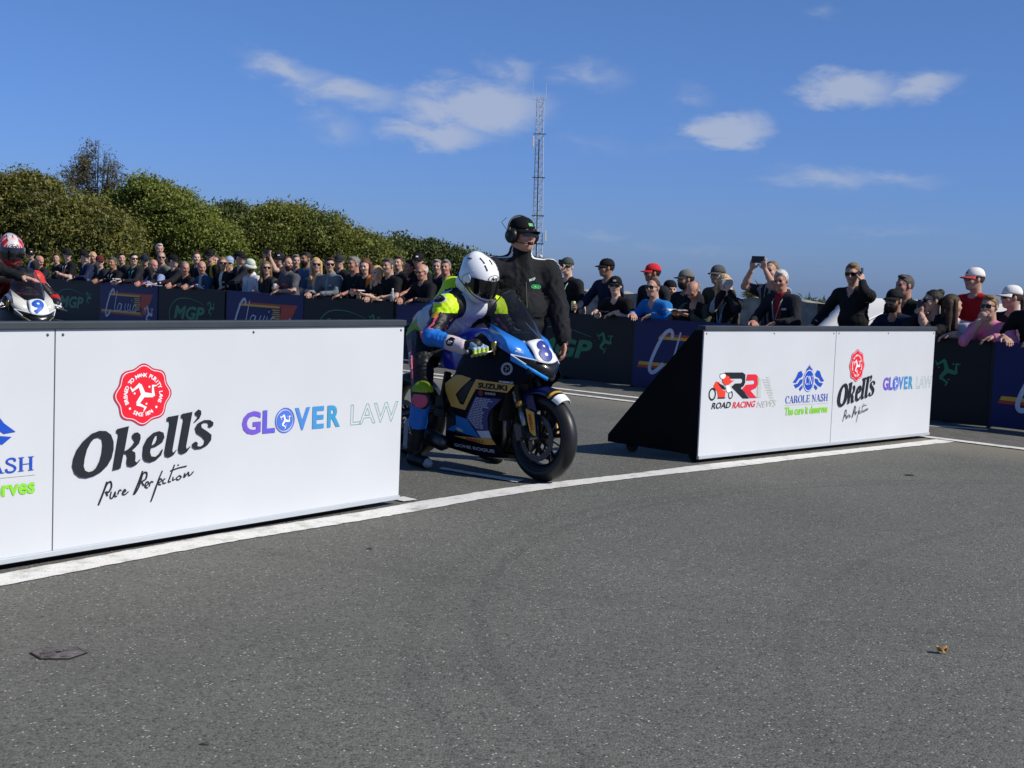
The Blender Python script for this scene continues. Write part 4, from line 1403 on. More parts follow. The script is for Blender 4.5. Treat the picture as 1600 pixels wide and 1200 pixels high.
    # ---- windscreen
    def scr(s, v):
        q = abs(s)
        bx, bz, by = np.interp(q, [0, .45, .75, 1], [-.085, -.125, -.25, -.387]), np.interp(q, [0, .45, .75, 1], [.958, .934, .992, 1.05]), np.interp(q, [0, .45, .75, 1], [0, .087, .13, .166])
        tx, tz, ty = np.interp(q, [0, .45, .75, 1], [-.385, -.393, -.41, -.44]), np.interp(q, [0, .45, .75, 1], [1.272, 1.248, 1.195, 1.115]), np.interp(q, [0, .45, .75, 1], [0, .066, .105, .142])
        k = math.sin(math.pi * v) * (1 - .6 * q)
        return (bx + (tx - bx) * v + .035 * k, math.copysign(by + (ty - by) * v + .008 * math.sin(math.pi * v) * q, s), bz + (tz - bz) * v + .02 * k)
    MB().grid([[scr(-1 + j / 10, v / 10) for j in range(21)] for v in range(11)]).build('windscreen', BK['screen'], t, smooth=True)
    MB().tube([scr(-1 + j / 10, 1.0) for j in range(21)], .0035, 6).build('screen_edge', BK['blackm'], t, smooth=True)
    MB().tube([scr(-1 + j / 10, 0.01) for j in range(21)], .005, 6).build('screen_seal', BK['blackm'], t, smooth=True)
    MB().box((-.30, 0, .955), (.05, .09, .045)).build('dashboard', BK['blackm'], t, bevel=.01)

    # ---- tank, seat, tail
    def shell(secs, n=16):
        P = []
        for u, hwid, ztop, zbot in secs:
            P.append([(u, hwid * math.copysign(abs(math.cos(k * math.pi / n)) ** .75, math.cos(k * math.pi / n)), zbot + (ztop - zbot) * abs(math.sin(k * math.pi / n)) ** .62) for k in range(n + 1)])
        return P
    tk = MB().grid(shell([(-.38, .09, .93, .74), (-.42, .16, .985, .72), (-.52, .19, 1.015, .70), (-.66, .195, 1.015, .70), (-.80, .175, .985, .70), (-.90, .135, .92, .70), (-.98, .10, .85, .72)])).build('fuel_tank', paint(c['tank'], .2), t, smooth=True, sub=1)
    MB().lathe([(0, .012), (.035, .01), (.04, 0)], (-.55, 0, 1.03), (0, 0, 1), 20).build('fuel_cap', BK['blackm'], tk)
    MB().grid(shell([(-.92, .09, .83, .77), (-1.0, .13, .828, .77), (-1.15, .15, .835, .77), (-1.28, .14, .86, .78), (-1.33, .12, .90, .80)])).build('seat', BK['seat'], t, smooth=True, sub=1)
    MB().grid(shell([(-.98, .125, .80, .68), (-1.2, .13, .82, .70), (-1.33, .125, .955, .74), (-1.5, .105, .99, .80), (-1.68, .07, 1.0, .87), (-1.80, .03, .985, .93)])).build('tail_unit', base, t, smooth=True, sub=1)

    # ---- engine, frame, swingarm, exhaust, controls
    en = MB()
    en.box((-.52, 0, .42), (.16, .17, .15))
    en.box((-.72, 0, .36), (.14, .15, .13))
    en.build('engine', BK['cast'], t, bevel=.03)
    MB().lathe([(0, .0), (.075, .0), (.085, -.02), (.085, -.05)], (-.66, -.19, .34), (0, -1, 0), 24).build('clutch_cover', BK['cast'], t, autosm=.6)
    MB().box((-.24, 0, .52), (.012, .16, .13), Matrix.Rotation(R(12), 3, 'Y')).build('radiator', mat('radiator', (.03, .03, .03), .5, .5), t)
    for k in range(4):
        y = -.105 + .07 * k
        MB().tube([(-.36, y, .46), (-.27, y, .40), (-.28, y * .9, .27), (-.36, y * .6, .17), (-.5, y * .3, .15)], .019, 10).build('header_pipe', BK['ti'], t, smooth=True)
    MB().tube([(-.5, 0, .15), (-.8, -.09, .16), (-.95, -.16, .19)], .028, 12).build('link_pipe', BK['ti'], t, smooth=True)
    MB().tube([(-.80, -.165, .165), (-.84, -.172, .17), (-1.10, -.205, .235), (-1.13, -.21, .245)], [(.03, .035), (.055, .06), (.06, .068), (.045, .05)], 18).build('silencer', mat('silencer', (.10, .10, .10), .35, .9), t, smooth=True)
    for s in (-1, 1):
        MB().tube([(-.26, s * .06, .86), (-.40, s * .15, .78), (-.75, s * .16, .60), (-.86, s * .13, .42)], [(.03, .02), (.045, .022), (.05, .024), (.035, .022)], 10).build('frame_spar', BK['blackm'], t, smooth=True)
        MB().tube([(-.88, s * .12, .40), (-1.1, s * .13, .39), (-1.40, s * .125, .315)], [(.045, .018), (.042, .018), (.026, .018)], 10).build('swingarm', BK['blackm'], t, smooth=True)
        MB().tube([(-.90, s * .17, .42), (-.905, s * .28, .425)], .011, 8).build('foot_peg', BK['alu'], t)
        MB().prism([(-.82, .36), (-.95, .36), (-.93, .50), (-.86, .52)], lambda x, z, dd, s=s: (x, s * (.165 + dd), z), 0, .012).build('heel_plate', BK['blackm'], t)
        bar = MB().tube([(-.31, s * .11, .905), (-.325, s * .20, .89), (-.39, s * .36, .855)], .012, 10).build('handlebar', BK['blackm'], t, smooth=True)
        MB().tube([(-.34, s * .235, .882), (-.39, s * .36, .855)], .018, 12).build('grip', BK['seat'], bar, smooth=True)
        MB().tube([(-.295, s * .21, .885), (-.255, s * .27, .865), (-.31, s * .385, .835)], [.008, .007, .006], 8).build('brake_lever', BK['alu'], bar, smooth=True)
        MB().tube([(-.39, s * .36, .855), (-.395, s * .372, .853)], .016, 10).build('bar_end', BK['alu'], bar)
    MB().lathe([(0, -.03), (.02, -.03), (.022, .02), (.018, .028), (0, .028)], (-.29, -.215, .90), (0, 0, 1), 14).build('fluid_reservoir', BK['gold'], t, autosm=.6)
    MB().tube([(-.29, -.215, .87), (-.30, -.2, .84), (-.34, -.17, .80)], .008, 8).build('reservoir_hose', BK['gold'], t, smooth=True)
    MB().box((-.31, 0, .925), (.035, .125, .014)).build('top_yoke', BK['alu'], t, bevel=.006)
    MB().tube([(-1.05, -.02, .40), (-.98, -.03, .66)], .028, 12).build('shock_absorber', BK['cast'], t)
    MB().tube([(-.80, .11, .44), (-1.40, .11, .36)], .012, 6).build('chain', BK['cast'], t)
    MB().lathe([(.085, -.004), (.095, -.004), (.095, .004), (.085, .004)], (-1.40, .11, .315), (0, 1, 0), 36, closed=True).build('sprocket', BK['gold'], t)
    return t


A8 = R(43)
HD8 = (math.sin(A8), -math.cos(A8))
BIKE8 = (.225, 9.224, 0)
RZ8 = math.atan2(HD8[1], HD8[0])
motorcycle(BIKE8, RZ8, 'dark blue and gold racing motorcycle with number 8, in front of the headset official',
           dict(base='070a17', cowl='2f7ad0', band='2596f2', third='101420', fender='101a52', tank='1b2f9c', digit='2b3a86'), '8', True)
A9 = R(38)
HD9 = (math.sin(A9), -math.cos(A9))
B9 = from_px(62, 478, 13.6)
BIKE9 = (B9.x, B9.y, 0)
RZ9 = math.atan2(HD9[1], HD9[0])
motorcycle(BIKE9, RZ9, 'white, red and olive racing motorcycle with number 9, behind the left board',
           dict(base='121314', cowl='c2c3bb', band='6d6f58', third='c02a22', fender='b8bab5', tank='b3261c', digit='2458b4'), '9', False)

# ================================================================ PEOPLE: smooth bodies from blended limbs
def np3(p):
    return np.array(p, float)


def rotm(yaw=0., pitch=0., roll=0.):
    return np.array(Matrix.Rotation(yaw, 3, 'Z') @ Matrix.Rotation(pitch, 3, 'Y') @ Matrix.Rotation(roll, 3, 'X'))


def cone(a, b, ra, rb, m, k=.03, n=0.):
    return dict(t=0, a=np3(a), b=np3(b), ra=ra, rb=rb, m=m, k=k, n=n)


def ell(c, r, m, k=.03, rm=None, n=0.):
    return dict(t=1, c=np3(c), r=np3(r), m=m, k=k, rm=rm, n=n)


def prim_box(p):
    if p['t'] == 0:
        q = max(p['ra'], p['rb'])
        return np.minimum(p['a'], p['b']) - q, np.maximum(p['a'], p['b']) + q
    if p['rm'] is None: return p['c'] - p['r'], p['c'] + p['r']
    h = np.abs(p['rm']) @ p['r']
    return p['c'] - h, p['c'] + h


def prim_d(p, X, Y, Z):
    if p['t'] == 0:
        ba = p['b'] - p['a']
        L2 = ba @ ba + 1e-12
        x, y, z = X - p['a'][0], Y - p['a'][1], Z - p['a'][2]
        t = np.clip((x * ba[0] + y * ba[1] + z * ba[2]) / L2, 0, 1)
        d = np.sqrt((x - t * ba[0]) ** 2 + (y - t * ba[1]) ** 2 + (z - t * ba[2]) ** 2) - (p['ra'] + (p['rb'] - p['ra']) * t)
    else:
        x, y, z = X - p['c'][0], Y - p['c'][1], Z - p['c'][2]
        if p['rm'] is not None:
            m = p['rm']
            x, y, z = m[0, 0] * x + m[1, 0] * y + m[2, 0] * z, m[0, 1] * x + m[1, 1] * y + m[2, 1] * z, m[0, 2] * x + m[1, 2] * y + m[2, 2] * z
        r = p['r']
        k0 = np.sqrt((x / r[0]) ** 2 + (y / r[1]) ** 2 + (z / r[2]) ** 2)
        k1 = np.sqrt((x / r[0] ** 2) ** 2 + (y / r[1] ** 2) ** 2 + (z / r[2] ** 2) ** 2) + 1e-9
        d = k0 * (k0 - 1) / k1
    if p['n']:                                   # cloth folds
        d = d + p['n'] * (np.sin(31 * X + 9 * np.sin(17 * Z + 3 * Y)) * np.sin(43 * Z + 11 * np.sin(13 * Y) + 5 * X) + .6 * np.sin(70 * Y + 25 * Z + 8 * np.sin(30 * X)))
    return d


def surfnet(F, xs, ys, zs):
    S = F < 0
    c = np.zeros(tuple(n - 1 for n in F.shape), np.int8)
    offs = [(i, j, k) for i in (0, 1) for j in (0, 1) for k in (0, 1)]
    sl = lambda o, n: slice(o, n - 1 + o)
    for o in offs: c += S[sl(o[0], F.shape[0]), sl(o[1], F.shape[1]), sl(o[2], F.shape[2])]
    act = (c > 0) & (c < 8)
    I = np.argwhere(act)
    ids = -np.ones(act.shape, np.int64)
    ids[act] = np.arange(len(I))
    vals = np.stack([F[I[:, 0] + o[0], I[:, 1] + o[1], I[:, 2] + o[2]] for o in offs], 1)
    pos = np.zeros((len(I), 3))
    cnt = np.zeros(len(I))
    O = np.array(offs, float)
    for a in range(8):
        for b in range(a + 1, 8):
            if abs(O[a] - O[b]).sum() != 1: continue
            va, vb = vals[:, a], vals[:, b]
            mk = (va < 0) != (vb < 0)
            t = va[mk] / (va[mk] - vb[mk])
            pos[mk] += O[a] + t[:, None] * (O[b] - O[a])
            cnt[mk] += 1
    P = I + pos / cnt[:, None]
    V = np.stack([np.interp(P[:, q], np.arange(len(g)), g) for q, g in enumerate((xs, ys, zs))], 1)
    fs = []
    for ax in range(3):
        s0 = [slice(1, -1)] * 3
        s1 = [slice(1, -1)] * 3
        s0[ax], s1[ax] = slice(0, -1), slice(1, None)
        A, B = S[tuple(s0)], S[tuple(s1)]
        w = np.argwhere(A != B)
        if not len(w): continue
        low = A[w[:, 0], w[:, 1], w[:, 2]]
        w = w + 1
        w[:, ax] -= 1
        u, v = [(1, 2), (2, 0), (0, 1)][ax]
        q = []
        for du, dv in ((-1, -1), (0, -1), (0, 0), (-1, 0)):
            k = w.copy()
            k[:, u] += du
            k[:, v] += dv
            q.append(ids[k[:, 0], k[:, 1], k[:, 2]])
        q = np.stack(q, 1)
        q[~low] = q[~low][:, ::-1]
        fs.append(q)
    return V, np.vstack(fs)


def sdf_mesh(prims, h, hz=None, cut=None):
    lo = np.min([prim_box(p)[0] for p in prims], 0) - 2.5 * h
    hi = np.max([prim_box(p)[1] for p in prims], 0) + 2.5 * h
    xs, ys = np.arange(lo[0], hi[0] + h, h), np.arange(lo[1], hi[1] + h, h)
    if hz is None: zs = np.arange(lo[2], hi[2] + h, h)
    else:
        zs, z = [], lo[2]
        while z < hi[2] + h:
            zs.append(z)
            z += hz(z)
        zs = np.array(zs)
    F = np.full((len(xs), len(ys), len(zs)), .25, np.float32)
    for p in prims:
        a, b = prim_box(p)
        mg = .05 + h
        i = [slice(max(0, np.searchsorted(g, a[q] - mg) - 1), np.searchsorted(g, b[q] + mg) + 1) for q, g in enumerate((xs, ys, zs))]
        d = prim_d(p, xs[i[0]][:, None, None], ys[i[1]][None, :, None], zs[i[2]][None, None, :])
        o = F[i[0], i[1], i[2]]
        k = p['k']
        hh = np.maximum(k - np.abs(o - d), 0) / k
        F[i[0], i[1], i[2]] = np.minimum(o, d) - hh * hh * k * .25
    if cut is not None: F = np.maximum(F, cut(xs[:, None, None], ys[None, :, None], zs[None, None, :]))
    V, Q = surfnet(F, xs, ys, zs)
    c = V[Q].mean(1)
    D = np.stack([prim_d(dict(p, n=0), c[:, 0], c[:, 1], c[:, 2]) for p in prims], 1)
    lab = np.array([p['m'] for p in prims])[D.argmin(1)]
    return V, Q, lab, c


def mesh_from(name, blocks, mats, parent=None):
    """blocks: list of (V, Q, labels); mats: label -> material; linked as one mesh object"""
    keys = []
    for b in blocks:
        for l in np.unique(b[2]):
            if l not in keys: keys.append(l)
    V = np.vstack([b[0] for b in blocks]).astype(np.float32)
    off, Qs, mi = 0, [], []
    for b in blocks:
        Qs.append(b[1] + off)
        off += len(b[0])
        lut = {k: i for i, k in enumerate(keys)}
        mi.append(np.array([lut[l] for l in b[2]], np.int32))
    Q = np.vstack(Qs).astype(np.int32)
    mi = np.concatenate(mi)
    me = bpy.data.meshes.new(name)
    n = len(Q)
    me.vertices.add(len(V))
    me.vertices.foreach_set('co', V.ravel())
    me.loops.add(n * 4)
    me.loops.foreach_set('vertex_index', Q.ravel())
    me.polygons.add(n)
    me.polygons.foreach_set('loop_start', np.arange(0, n * 4, 4, dtype=np.int32))
    for k in keys: me.materials.append(mats[k])
    me.polygons.foreach_set('material_index', mi)
    me.polygons.foreach_set('use_smooth', np.ones(n, bool))
    me.update(calc_edges=True)
    o = bpy.data.objects.new(name, me)
    COL.objects.link(o)
    if parent: o.parent = parent
    return o


def ik(S, T, l1, l2, pole):
    S, T, pole = np3(S), np3(T), np3(pole)
    d = T - S
    L = np.linalg.norm(d)
    u = d / L
    L = min(L, .995 * (l1 + l2))
    a = (l1 * l1 - l2 * l2 + L * L) / (2 * L)
    h = math.sqrt(max(l1 * l1 - a * a, 0))
    p = pole - u * (pole @ u)
    p /= np.linalg.norm(p) + 1e-9
    return S + u * a + p * h, S + u * L


def hand_prims(W, d, nrm, side, m, curl=.5, s=1.):
    """palm, four fingers and a thumb leaving the palm's side"""
    d = np3(d) / np.linalg.norm(d)
    n = np3(nrm) - d * (np3(nrm) @ d)
    n /= np.linalg.norm(n) + 1e-9
    ac = np.cross(d, n) * side
    W = np3(W)
    pr = [cone(W - d * .04, W + d * .015, .026 * s, .025 * s, m, .02), ell(W + d * .05 * s, (.05 * s, .041 * s, .018 * s), m, .015, np.stack([d, ac, n], 1))]
    for q, (o, L) in enumerate(((.031, .07), (.011, .08), (-.011, .075), (-.031, .058))):
        a = W + (d * .085 + ac * o) * s
        b = a + (d * math.cos(curl * .7) + n * math.sin(curl * .7)) * L * .52 * s + ac * o * .1
        e = b + (d * math.cos(curl * 1.9) + n * math.sin(curl * 1.9)) * L * .48 * s
        pr += [cone(a - d * .02, b, .0105 * s, .0095 * s, m, .008), cone(b, e, .0095 * s, .008 * s, m, .006)]
    a = W + (d * .025 + ac * .03) * s
    b = a + (d * .6 + ac * .75 + n * .25) * .04 * s
    e = b + (d * .9 + ac * .25 + n * .4) * .032 * s
    return pr + [cone(a, b, .015 * s, .012 * s, m, .012), cone(b, e, .0115 * s, .009 * s, m, .006)]


def head_prims(c, Rm, neck, fat=0.):
    T = lambda *p: c + Rm @ np3(p)
    f = fat
    return [ell(T(-.012, 0, .03), (.099, .077, .091), 'skin', .02, Rm), ell(T(.026, 0, -.045), (.066, .056 + f, .07), 'skin', .035, Rm), cone(T(.058, -.012, -.089), T(.058, .012, -.089), .02, .02, 'skin', .03),
            cone(T(.084, 0, .02), T(.104, 0, -.02), .0085, .0135, 'skin', .012), cone(T(.096, -.012, -.024), T(.096, .012, -.024), .008, .008, 'skin', .008),
            cone(T(.081, -.03, .033), T(.081, .03, .033), .0125, .0125, 'skin', .02), ell(T(.06, .036, -.022), (.028, .026, .026), 'skin', .025), ell(T(.06, -.036, -.022), (.028, .026, .026), 'skin', .025),
            cone(T(.086, -.017, -.054), T(.086, .017, -.054), .0075, .0075, 'lip', .01), ell(T(-.008, .078, -.002), (.02, .011, .031), 'skin', .01, Rm), ell(T(-.008, -.078, -.002), (.02, .011, .031), 'skin', .01, Rm),
            ell(T(.083, .031, .010), (.008, .0125, .0075), 'eye', .006), ell(T(.083, -.031, .010), (.008, .0125, .0075), 'eye', .006),
            cone(T(-.028, 0, -.05), neck, .055 + f, .062 + f, 'skin', .03)]


def field_mesh(fn, lo, hi, h, c, Rm, name, m, parent):
    xs, ys, zs = [np.arange(lo[q], hi[q], h) for q in range(3)]
    V, Q = surfnet(fn(xs[:, None, None], ys[None, :, None], zs[None, None, :]).astype(np.float32), xs, ys, zs)
    V = c + V @ Rm.T
    return mesh_from(name, [(V, Q, np.array(['x'] * len(Q)))], {'x': m}, parent)


def e_d(X, Y, Z, c, r):
    x, y, z = (X - c[0]), (Y - c[1]), (Z - c[2])
    k0 = np.sqrt((x / r[0]) ** 2 + (y / r[1]) ** 2 + (z / r[2]) ** 2)
    k1 = np.sqrt((x / r[0] ** 2) ** 2 + (y / r[1] ** 2) ** 2 + (z / r[2] ** 2) ** 2) + 1e-9
    return k0 * (k0 - 1) / k1


def c_d(X, Y, Z, a, b, ra, rb):
    return prim_d(cone(a, b, ra, rb, ''), X, Y, Z)


def hair(style, c, Rm, m, parent, seed=0):
    def fn(X, Y, Z):
        ph = seed * 1.7
        nz = .0022 * np.sin(95 * X + 3 * np.sin(60 * Z) + ph) * np.sin(110 * Y + 40 * Z + 4 * np.sin(50 * X)) + .0015 * np.sin(170 * Y + 60 * X + 5 * np.sin(40 * Z) + ph)
        if style == 'curly': nz = nz * 4
        if style in ('long', 'bob', 'ponytail'): nz = .0022 * np.sin(230 * Y + 60 * X + 2.5 * np.sin(18 * Z + ph)) + 0 * (X + Z)
        d = e_d(X, Y, Z, (-.016, 0, .032), (.106, .084, .099)) + nz
        d = np.minimum(d, e_d(X, Y, Z, (.045, .012 * math.sin(ph), .105), (.05, .05, .026)) + nz) if style == 'short' else d
        if style == 'receding': zc = np.interp(X, [-.11, -.03, .02, .05, .1], [-.07, -.02, .04, .115, .15])
        elif style == 'fringe': zc = np.interp(X, [-.11, -.02, .03, .1], [-.07, -.01, .04, .1])
        else: zc = np.interp(X, [-.11, -.045, -.005, .02, .03, .06, .08, .1], [-.08, -.05, -.035, -.01, .045, .07, .085, .095])
        d = np.maximum(d, (zc - Z) * .8)
        if style == 'fringe': d = np.maximum(d, Z - .055 + X * .25)
        if style in ('long', 'bob'):
            zl = -.24 if style == 'long' else -.12
            for s in (-1, 1):
                d = np.minimum(d, c_d(X, Y, Z, (-.01, s * .076, .045), (-.005, s * .088, zl), .03, .028) + nz)
                d = np.minimum(d, c_d(X, Y, Z, (-.06, s * .05, .03), (-.06, s * .055, zl - .02), .045, .035) + nz)
        if style in ('bun', 'ponytail'):
            d = np.minimum(d, e_d(X, Y, Z, (-.085, 0, .095) if style == 'bun' else (-.125, 0, .02), (.045, .045, .042)) + nz)
            if style == 'ponytail': d = np.minimum(d, c_d(X, Y, Z, (-.13, 0, .02), (-.14, 0, -.18), .03, .02) + nz)
        return d
    return field_mesh(fn, (-.2, -.15, -.32 if style == 'long' else -.24), (.14, .15, .19), .0075, c, Rm, 'hair', m, parent)


def beard(c, Rm, m, parent, full=True):
    def fn(X, Y, Z):
        nz = .003 * np.sin(160 * X + 90 * Z) * np.sin(170 * Y)
        d = e_d(X, Y, Z, (.03, 0, -.052), (.073, .063, .082)) + nz
        d = np.maximum(d, Z + .03 + np.where(np.abs(Y) > .03, -(np.abs(Y) - .03) * 1.1, 0.))
        d = np.maximum(d, -.02 - X)
        return np.maximum(d, -e_d(X, Y, Z, (.105, 0, -.053), (.03, .023, .011)))
    return field_mesh(fn, (-.04, -.09, -.16), (.13, .09, .02), .006, c, Rm, 'beard', m, parent)


def cap(c, Rm, m, parent, mbrim=None, back=False, kind='cap', logo=None):
    T = lambda p: tuple(c + Rm @ np3(p))
    q = MB()
    n, k = 22, 7
    P = []
    for i in range(k + 1):
        ph = (i / k) * math.pi / 2
        P.append([T((-.012 + .109 * math.cos(t) * math.cos(ph) ** .75, .09 * math.sin(t) * math.cos(ph) ** .75, .036 + .098 * math.sin(ph) + (.004 * math.cos(t) if i == 0 else 0))) for t in [2 * math.pi * j / n for j in range(n + 1)]])
    q.grid(P)
    o = q.build('beanie' if kind == 'beanie' else 'bucket_hat' if kind == 'bucket' else 'cap', m, parent, smooth=True, solid=.004)
    if kind == 'cap':
        s = -1 if back else 1
        P = []
        for i in range(5):
            r = i / 4
            P.append([T((s * (-.012 + (.109 + .072 * r * math.cos(t * .9)) * math.cos(t)), (.092 + .012 * r) * math.sin(t), .036 + .012 * r * 0 - .016 * r - .02 * math.sin(t) ** 2 * r)) for t in [R(-68 + 136 * j / 12) for j in range(13)]])
        MB().grid(P).build('brim', mbrim or m, o, smooth=True, solid=.004)
        MB().lathe([(0, .006), (.006, .004), (.007, 0)], T((-.012, 0, .135)), Rm @ np3((0, 0, 1)), 8).build('button', mbrim or m, o)
        if logo: MB().grid([[T((.0995 - .002 * abs(j) - .012 * i, .02 * j, .062 + .022 * i)) for j in (-1, 0, 1)] for i in (0, 1)]).build('badge', logo, o, solid=.002)
    if kind == 'bucket':
        P = [[T((-.012 + (.112 + .032 * r) * math.cos(t), (.093 + .032 * r) * math.sin(t), .04 - .05 * r)) for t in [2 * math.pi * j / 24 for j in range(25)]] for r in (0, .5, 1)]
        MB().grid(P).build('brim', m, o, smooth=True, solid=.004)
    return o


LENS = mat('dark_lens', (.006, .006, .007), .12, spec=.6)
FRM = mat('specs_frame', (.01, .01, .01), .4)


def glasses(c, Rm, parent, clear=False):
    T = lambda p: tuple(c + Rm @ np3(p))
    q = MB()
    for s in (-1, 1):
        if clear:
            q.tube([T((.103 - .25 * abs(y) ** 1.3 * 0 - .1 * abs(s * .032 + y) * .6, s * .032 + y, .012 + z)) for y, z in [(.025 * math.cos(a), .018 * math.sin(a)) for a in [2 * math.pi * k / 12 for k in range(13)]]], .0025, 4)
        else:
            q.grid([[T((.101 - 3.2 * (abs(s * .033 + y) ** 2), s * .033 + y, .010 + z - .15 * abs(y) * (z < 0))) for y in (-.028, -.014, 0, .014, .028)] for z in (-.021, 0, .019)])
        q.tube([T((.093, s * .06, .02)), T((.0, s * .083, .016))], .003, 5)
    q.tube([T((.1, -.008, .018)), T((.1, .008, .018))], .003, 5)
    o = q.build('spectacles' if clear else 'sunglasses', FRM if clear else LENS, parent, solid=0)
    o['kind'] = 'stuff'
    return o


SKIN = {k: mat('skin_' + k, hexlin(h), .55, spec=.35, var=.07, vscale=25, bump=.05, bscale=200) for k, h in dict(pale='c8a592', mid='b58f7c', ruddy='b2826f', tan='9a735d', dark='8a5a40').items()}
LIPM = mat('lips', hexlin('a8625a'), .5)
EYEM = mat('eye_dark', hexlin('241a16'), .3)
HAIRM = {k: mat('hair_' + k, hexlin(h), .6, var=.35, vscale=30, bump=.5, bscale=150) for k, h in dict(black='17130f', brown='3b291c', auburn='5b3320', blond='b89b6c', fair='6f5a3c', grey='77736d', white='bdb9b2', dgrey='45413d').items()}


def figure(label, loc, rz, sk, m, o):
    """one person: sk holds joints in metres (x forward, y left), m materials by label, o options"""
    root = empty('person', loc, rz, label, 'person', o.get('group'))
    H = sk['head']
    Rm = rotm(*sk.get('hrot', (0, 0, 0)))
    hip, neck = sk['hip'], sk['neck']
    g = o.get('girth', 1.)
    fold = o.get('fold', .0065)
    ag = o.get('arm', 1.06)
    hs = o.get('hs', 1.)
    sp = neck - hip
    L = np.linalg.norm(sp)
    sp = sp / L
    lt = sk.get('left', np.array([0, 1., 0]))
    fwd = np.cross(lt, sp)
    M3 = np.stack([fwd, lt, sp], 1)
    w = o.get('shw', .185)
    shc = neck - sp * o.get('drop', .058)
    B = [ell(hip + sp * .0, (.118 * g, .158 * g, .12), 'leg', .04, M3), ell(hip + sp * L * .34 + fwd * .015 * g, (.125 * g, .155 * g, .165), 'top', .05, M3, fold), ell(hip + sp * L * .68, (.118 + .02 * (g - 1), .165 * (.6 + .4 * g), .17), 'top', .05, M3, fold),
         cone(shc + lt * w * .8, shc - lt * w * .8, .072, .072, 'top', .05), cone(neck + sp * .002, shc + lt * w, .05, .06, 'top', .06), cone(neck + sp * .002, shc - lt * w, .05, .06, 'top', .06), ell(hip + sp * .07, (.126 * g, .164 * g, .07), 'top', .03, M3)]
    if o.get('tall_collar'): B += [cone(neck - sp * .02 - fwd * .005, neck + sp * .05 + fwd * .005, .092, .084, 'top', .02), cone(neck + sp * .02 + fwd * .03 + lt * .06, neck - sp * .06 + fwd * .09 + lt * .045, .022, .018, 'top', .012), cone(neck + sp * .02 + fwd * .03 - lt * .06, neck - sp * .06 + fwd * .09 - lt * .045, .022, .018, 'top', .012)]
    if o.get('collar', True): B.append(cone(neck - sp * .03 - fwd * .012, neck + sp * o.get('ch', .012) - fwd * .016, .072, .066, 'top', .015))
    blocks, hands = [], {}
    for s, S in ((1, 'L'), (-1, 'R')):
        sh = shc + lt * w * s
        el_, wr = ik(sh, sk['wr' + S], .285, .255, sk.get('pole' + S, (-.35, s * .5, -.8)))
        up = el_ - sh
        fa = wr - el_
        if o.get('sleeve', 'long') == 'long':
            B += [cone(sh, el_, .068 * ag, .056 * ag, 'top', .04, fold), cone(el_, wr - fa * .06, .057 * ag, .043 * ag, 'top', .02, fold), cone(wr - fa * .1, wr, .03, .027, 'skin', .01)]
        else:
            B += [cone(sh, sh + up * .62, .067, .063, 'top', .04, fold), cone(sh + up * .5, el_, .045, .041, 'skin', .02), cone(el_, el_ + fa * .35, .042, .043, 'skin', .02), cone(el_ + fa * .35, wr, .043, .028, 'skin', .02)]
        hd = sk.get('hd' + S, fa / np.linalg.norm(fa))
        hn = sk.get('hn' + S, np3((0, -s, -.3)))
        hp = hand_prims(wr, hd, hn, s * (1 if o.get('thumb_in', True) else -1), 'glove' if 'glove' in m else 'skin', sk.get('curl' + S, .5), 1.04)
        blocks.append(sdf_mesh(hp, o.get('hres', .0075))[:3])
        hands['w' + S] = wr
        hands[S] = wr + np3(hd) / np.linalg.norm(hd) * .09
        hip_j = hip + lt * .085 * s - sp * .02
        kn, an = sk['kn' + S], sk['an' + S]
        B += [cone(hip_j, kn, .088 * (.7 + .3 * g), .062, 'leg', .03, fold), cone(kn, an, .062, .05, 'leg', .02, fold), cone(an + np3((-.02, 0, -.035)), an + np3((.15, s * .02, -.05)), .042, .036, 'shoe', .02)]
    h = o.get('res', .017)
    zc = o.get('zfine', .8)
    Vb, Qb, lb, cb = sdf_mesh(B, h, (lambda z: h if z > zc else h * 1.7))
    if 'inner' in m:                              # shirt showing in an open jacket front
        rel = cb - neck
        f_, l_, u_ = rel @ fwd, rel @ lt, rel @ sp
        lb = lb.astype(object)
        lb[(lb == 'top') & (f_ > .02) & (np.abs(l_) < o.get('open', .05) * np.clip(1 + u_ * .6, .35, 1)) & (u_ > -.42) & (u_ < .06)] = 'inner'
    if o.get('crew'):                             # bare throat above the neckline
        rel = cb - neck
        f_, l_, u_ = rel @ fwd, rel @ lt, rel @ sp
        lb = lb.astype(object)
        lb[(lb == 'top') & (f_ > .0) & (np.abs(l_) < .05 * np.clip((u_ + o['crew']) / (o['crew'] + .01), 0, 1)) & (u_ > -o['crew'])] = 'skin'
    if 'matfn' in o: lb = o['matfn'](cb, lb.astype(object), neck, fwd, lt, sp)
    blocks.insert(0, (Vb, Qb, lb.astype(str)))
    hb = head_prims(H, Rm, neck - sp * .03, o.get('jowl', 0.))
    if o.get('head', True): blocks.append(sdf_mesh(hb, o.get('headres', .0085))[:3])
    mm_ = dict(lip=LIPM, eye=EYEM, **m)
    body = mesh_from('body', blocks, mm_, root)
    if o.get('hair'): hair('fringe' if o.get('cap') and o['hair'][0] in ('short', 'receding', 'curly') else o['hair'][0], H, Rm, HAIRM[o['hair'][1]], root, o.get('seed', 0))
    if o.get('beard'): beard(H, Rm, HAIRM[o['beard']], root)
    if o.get('cap'):
        cp = o['cap']
        cap(H, Rm, cloth(cp[0]), root, cloth(cp[1]) if len(cp) > 1 and cp[1] else None, kind=cp[2] if len(cp) > 2 else 'cap', logo=ink(cp[3]) if len(cp) > 3 else None)
    if o.get('glasses'): glasses(H, Rm, root, o['glasses'] == 'clear')
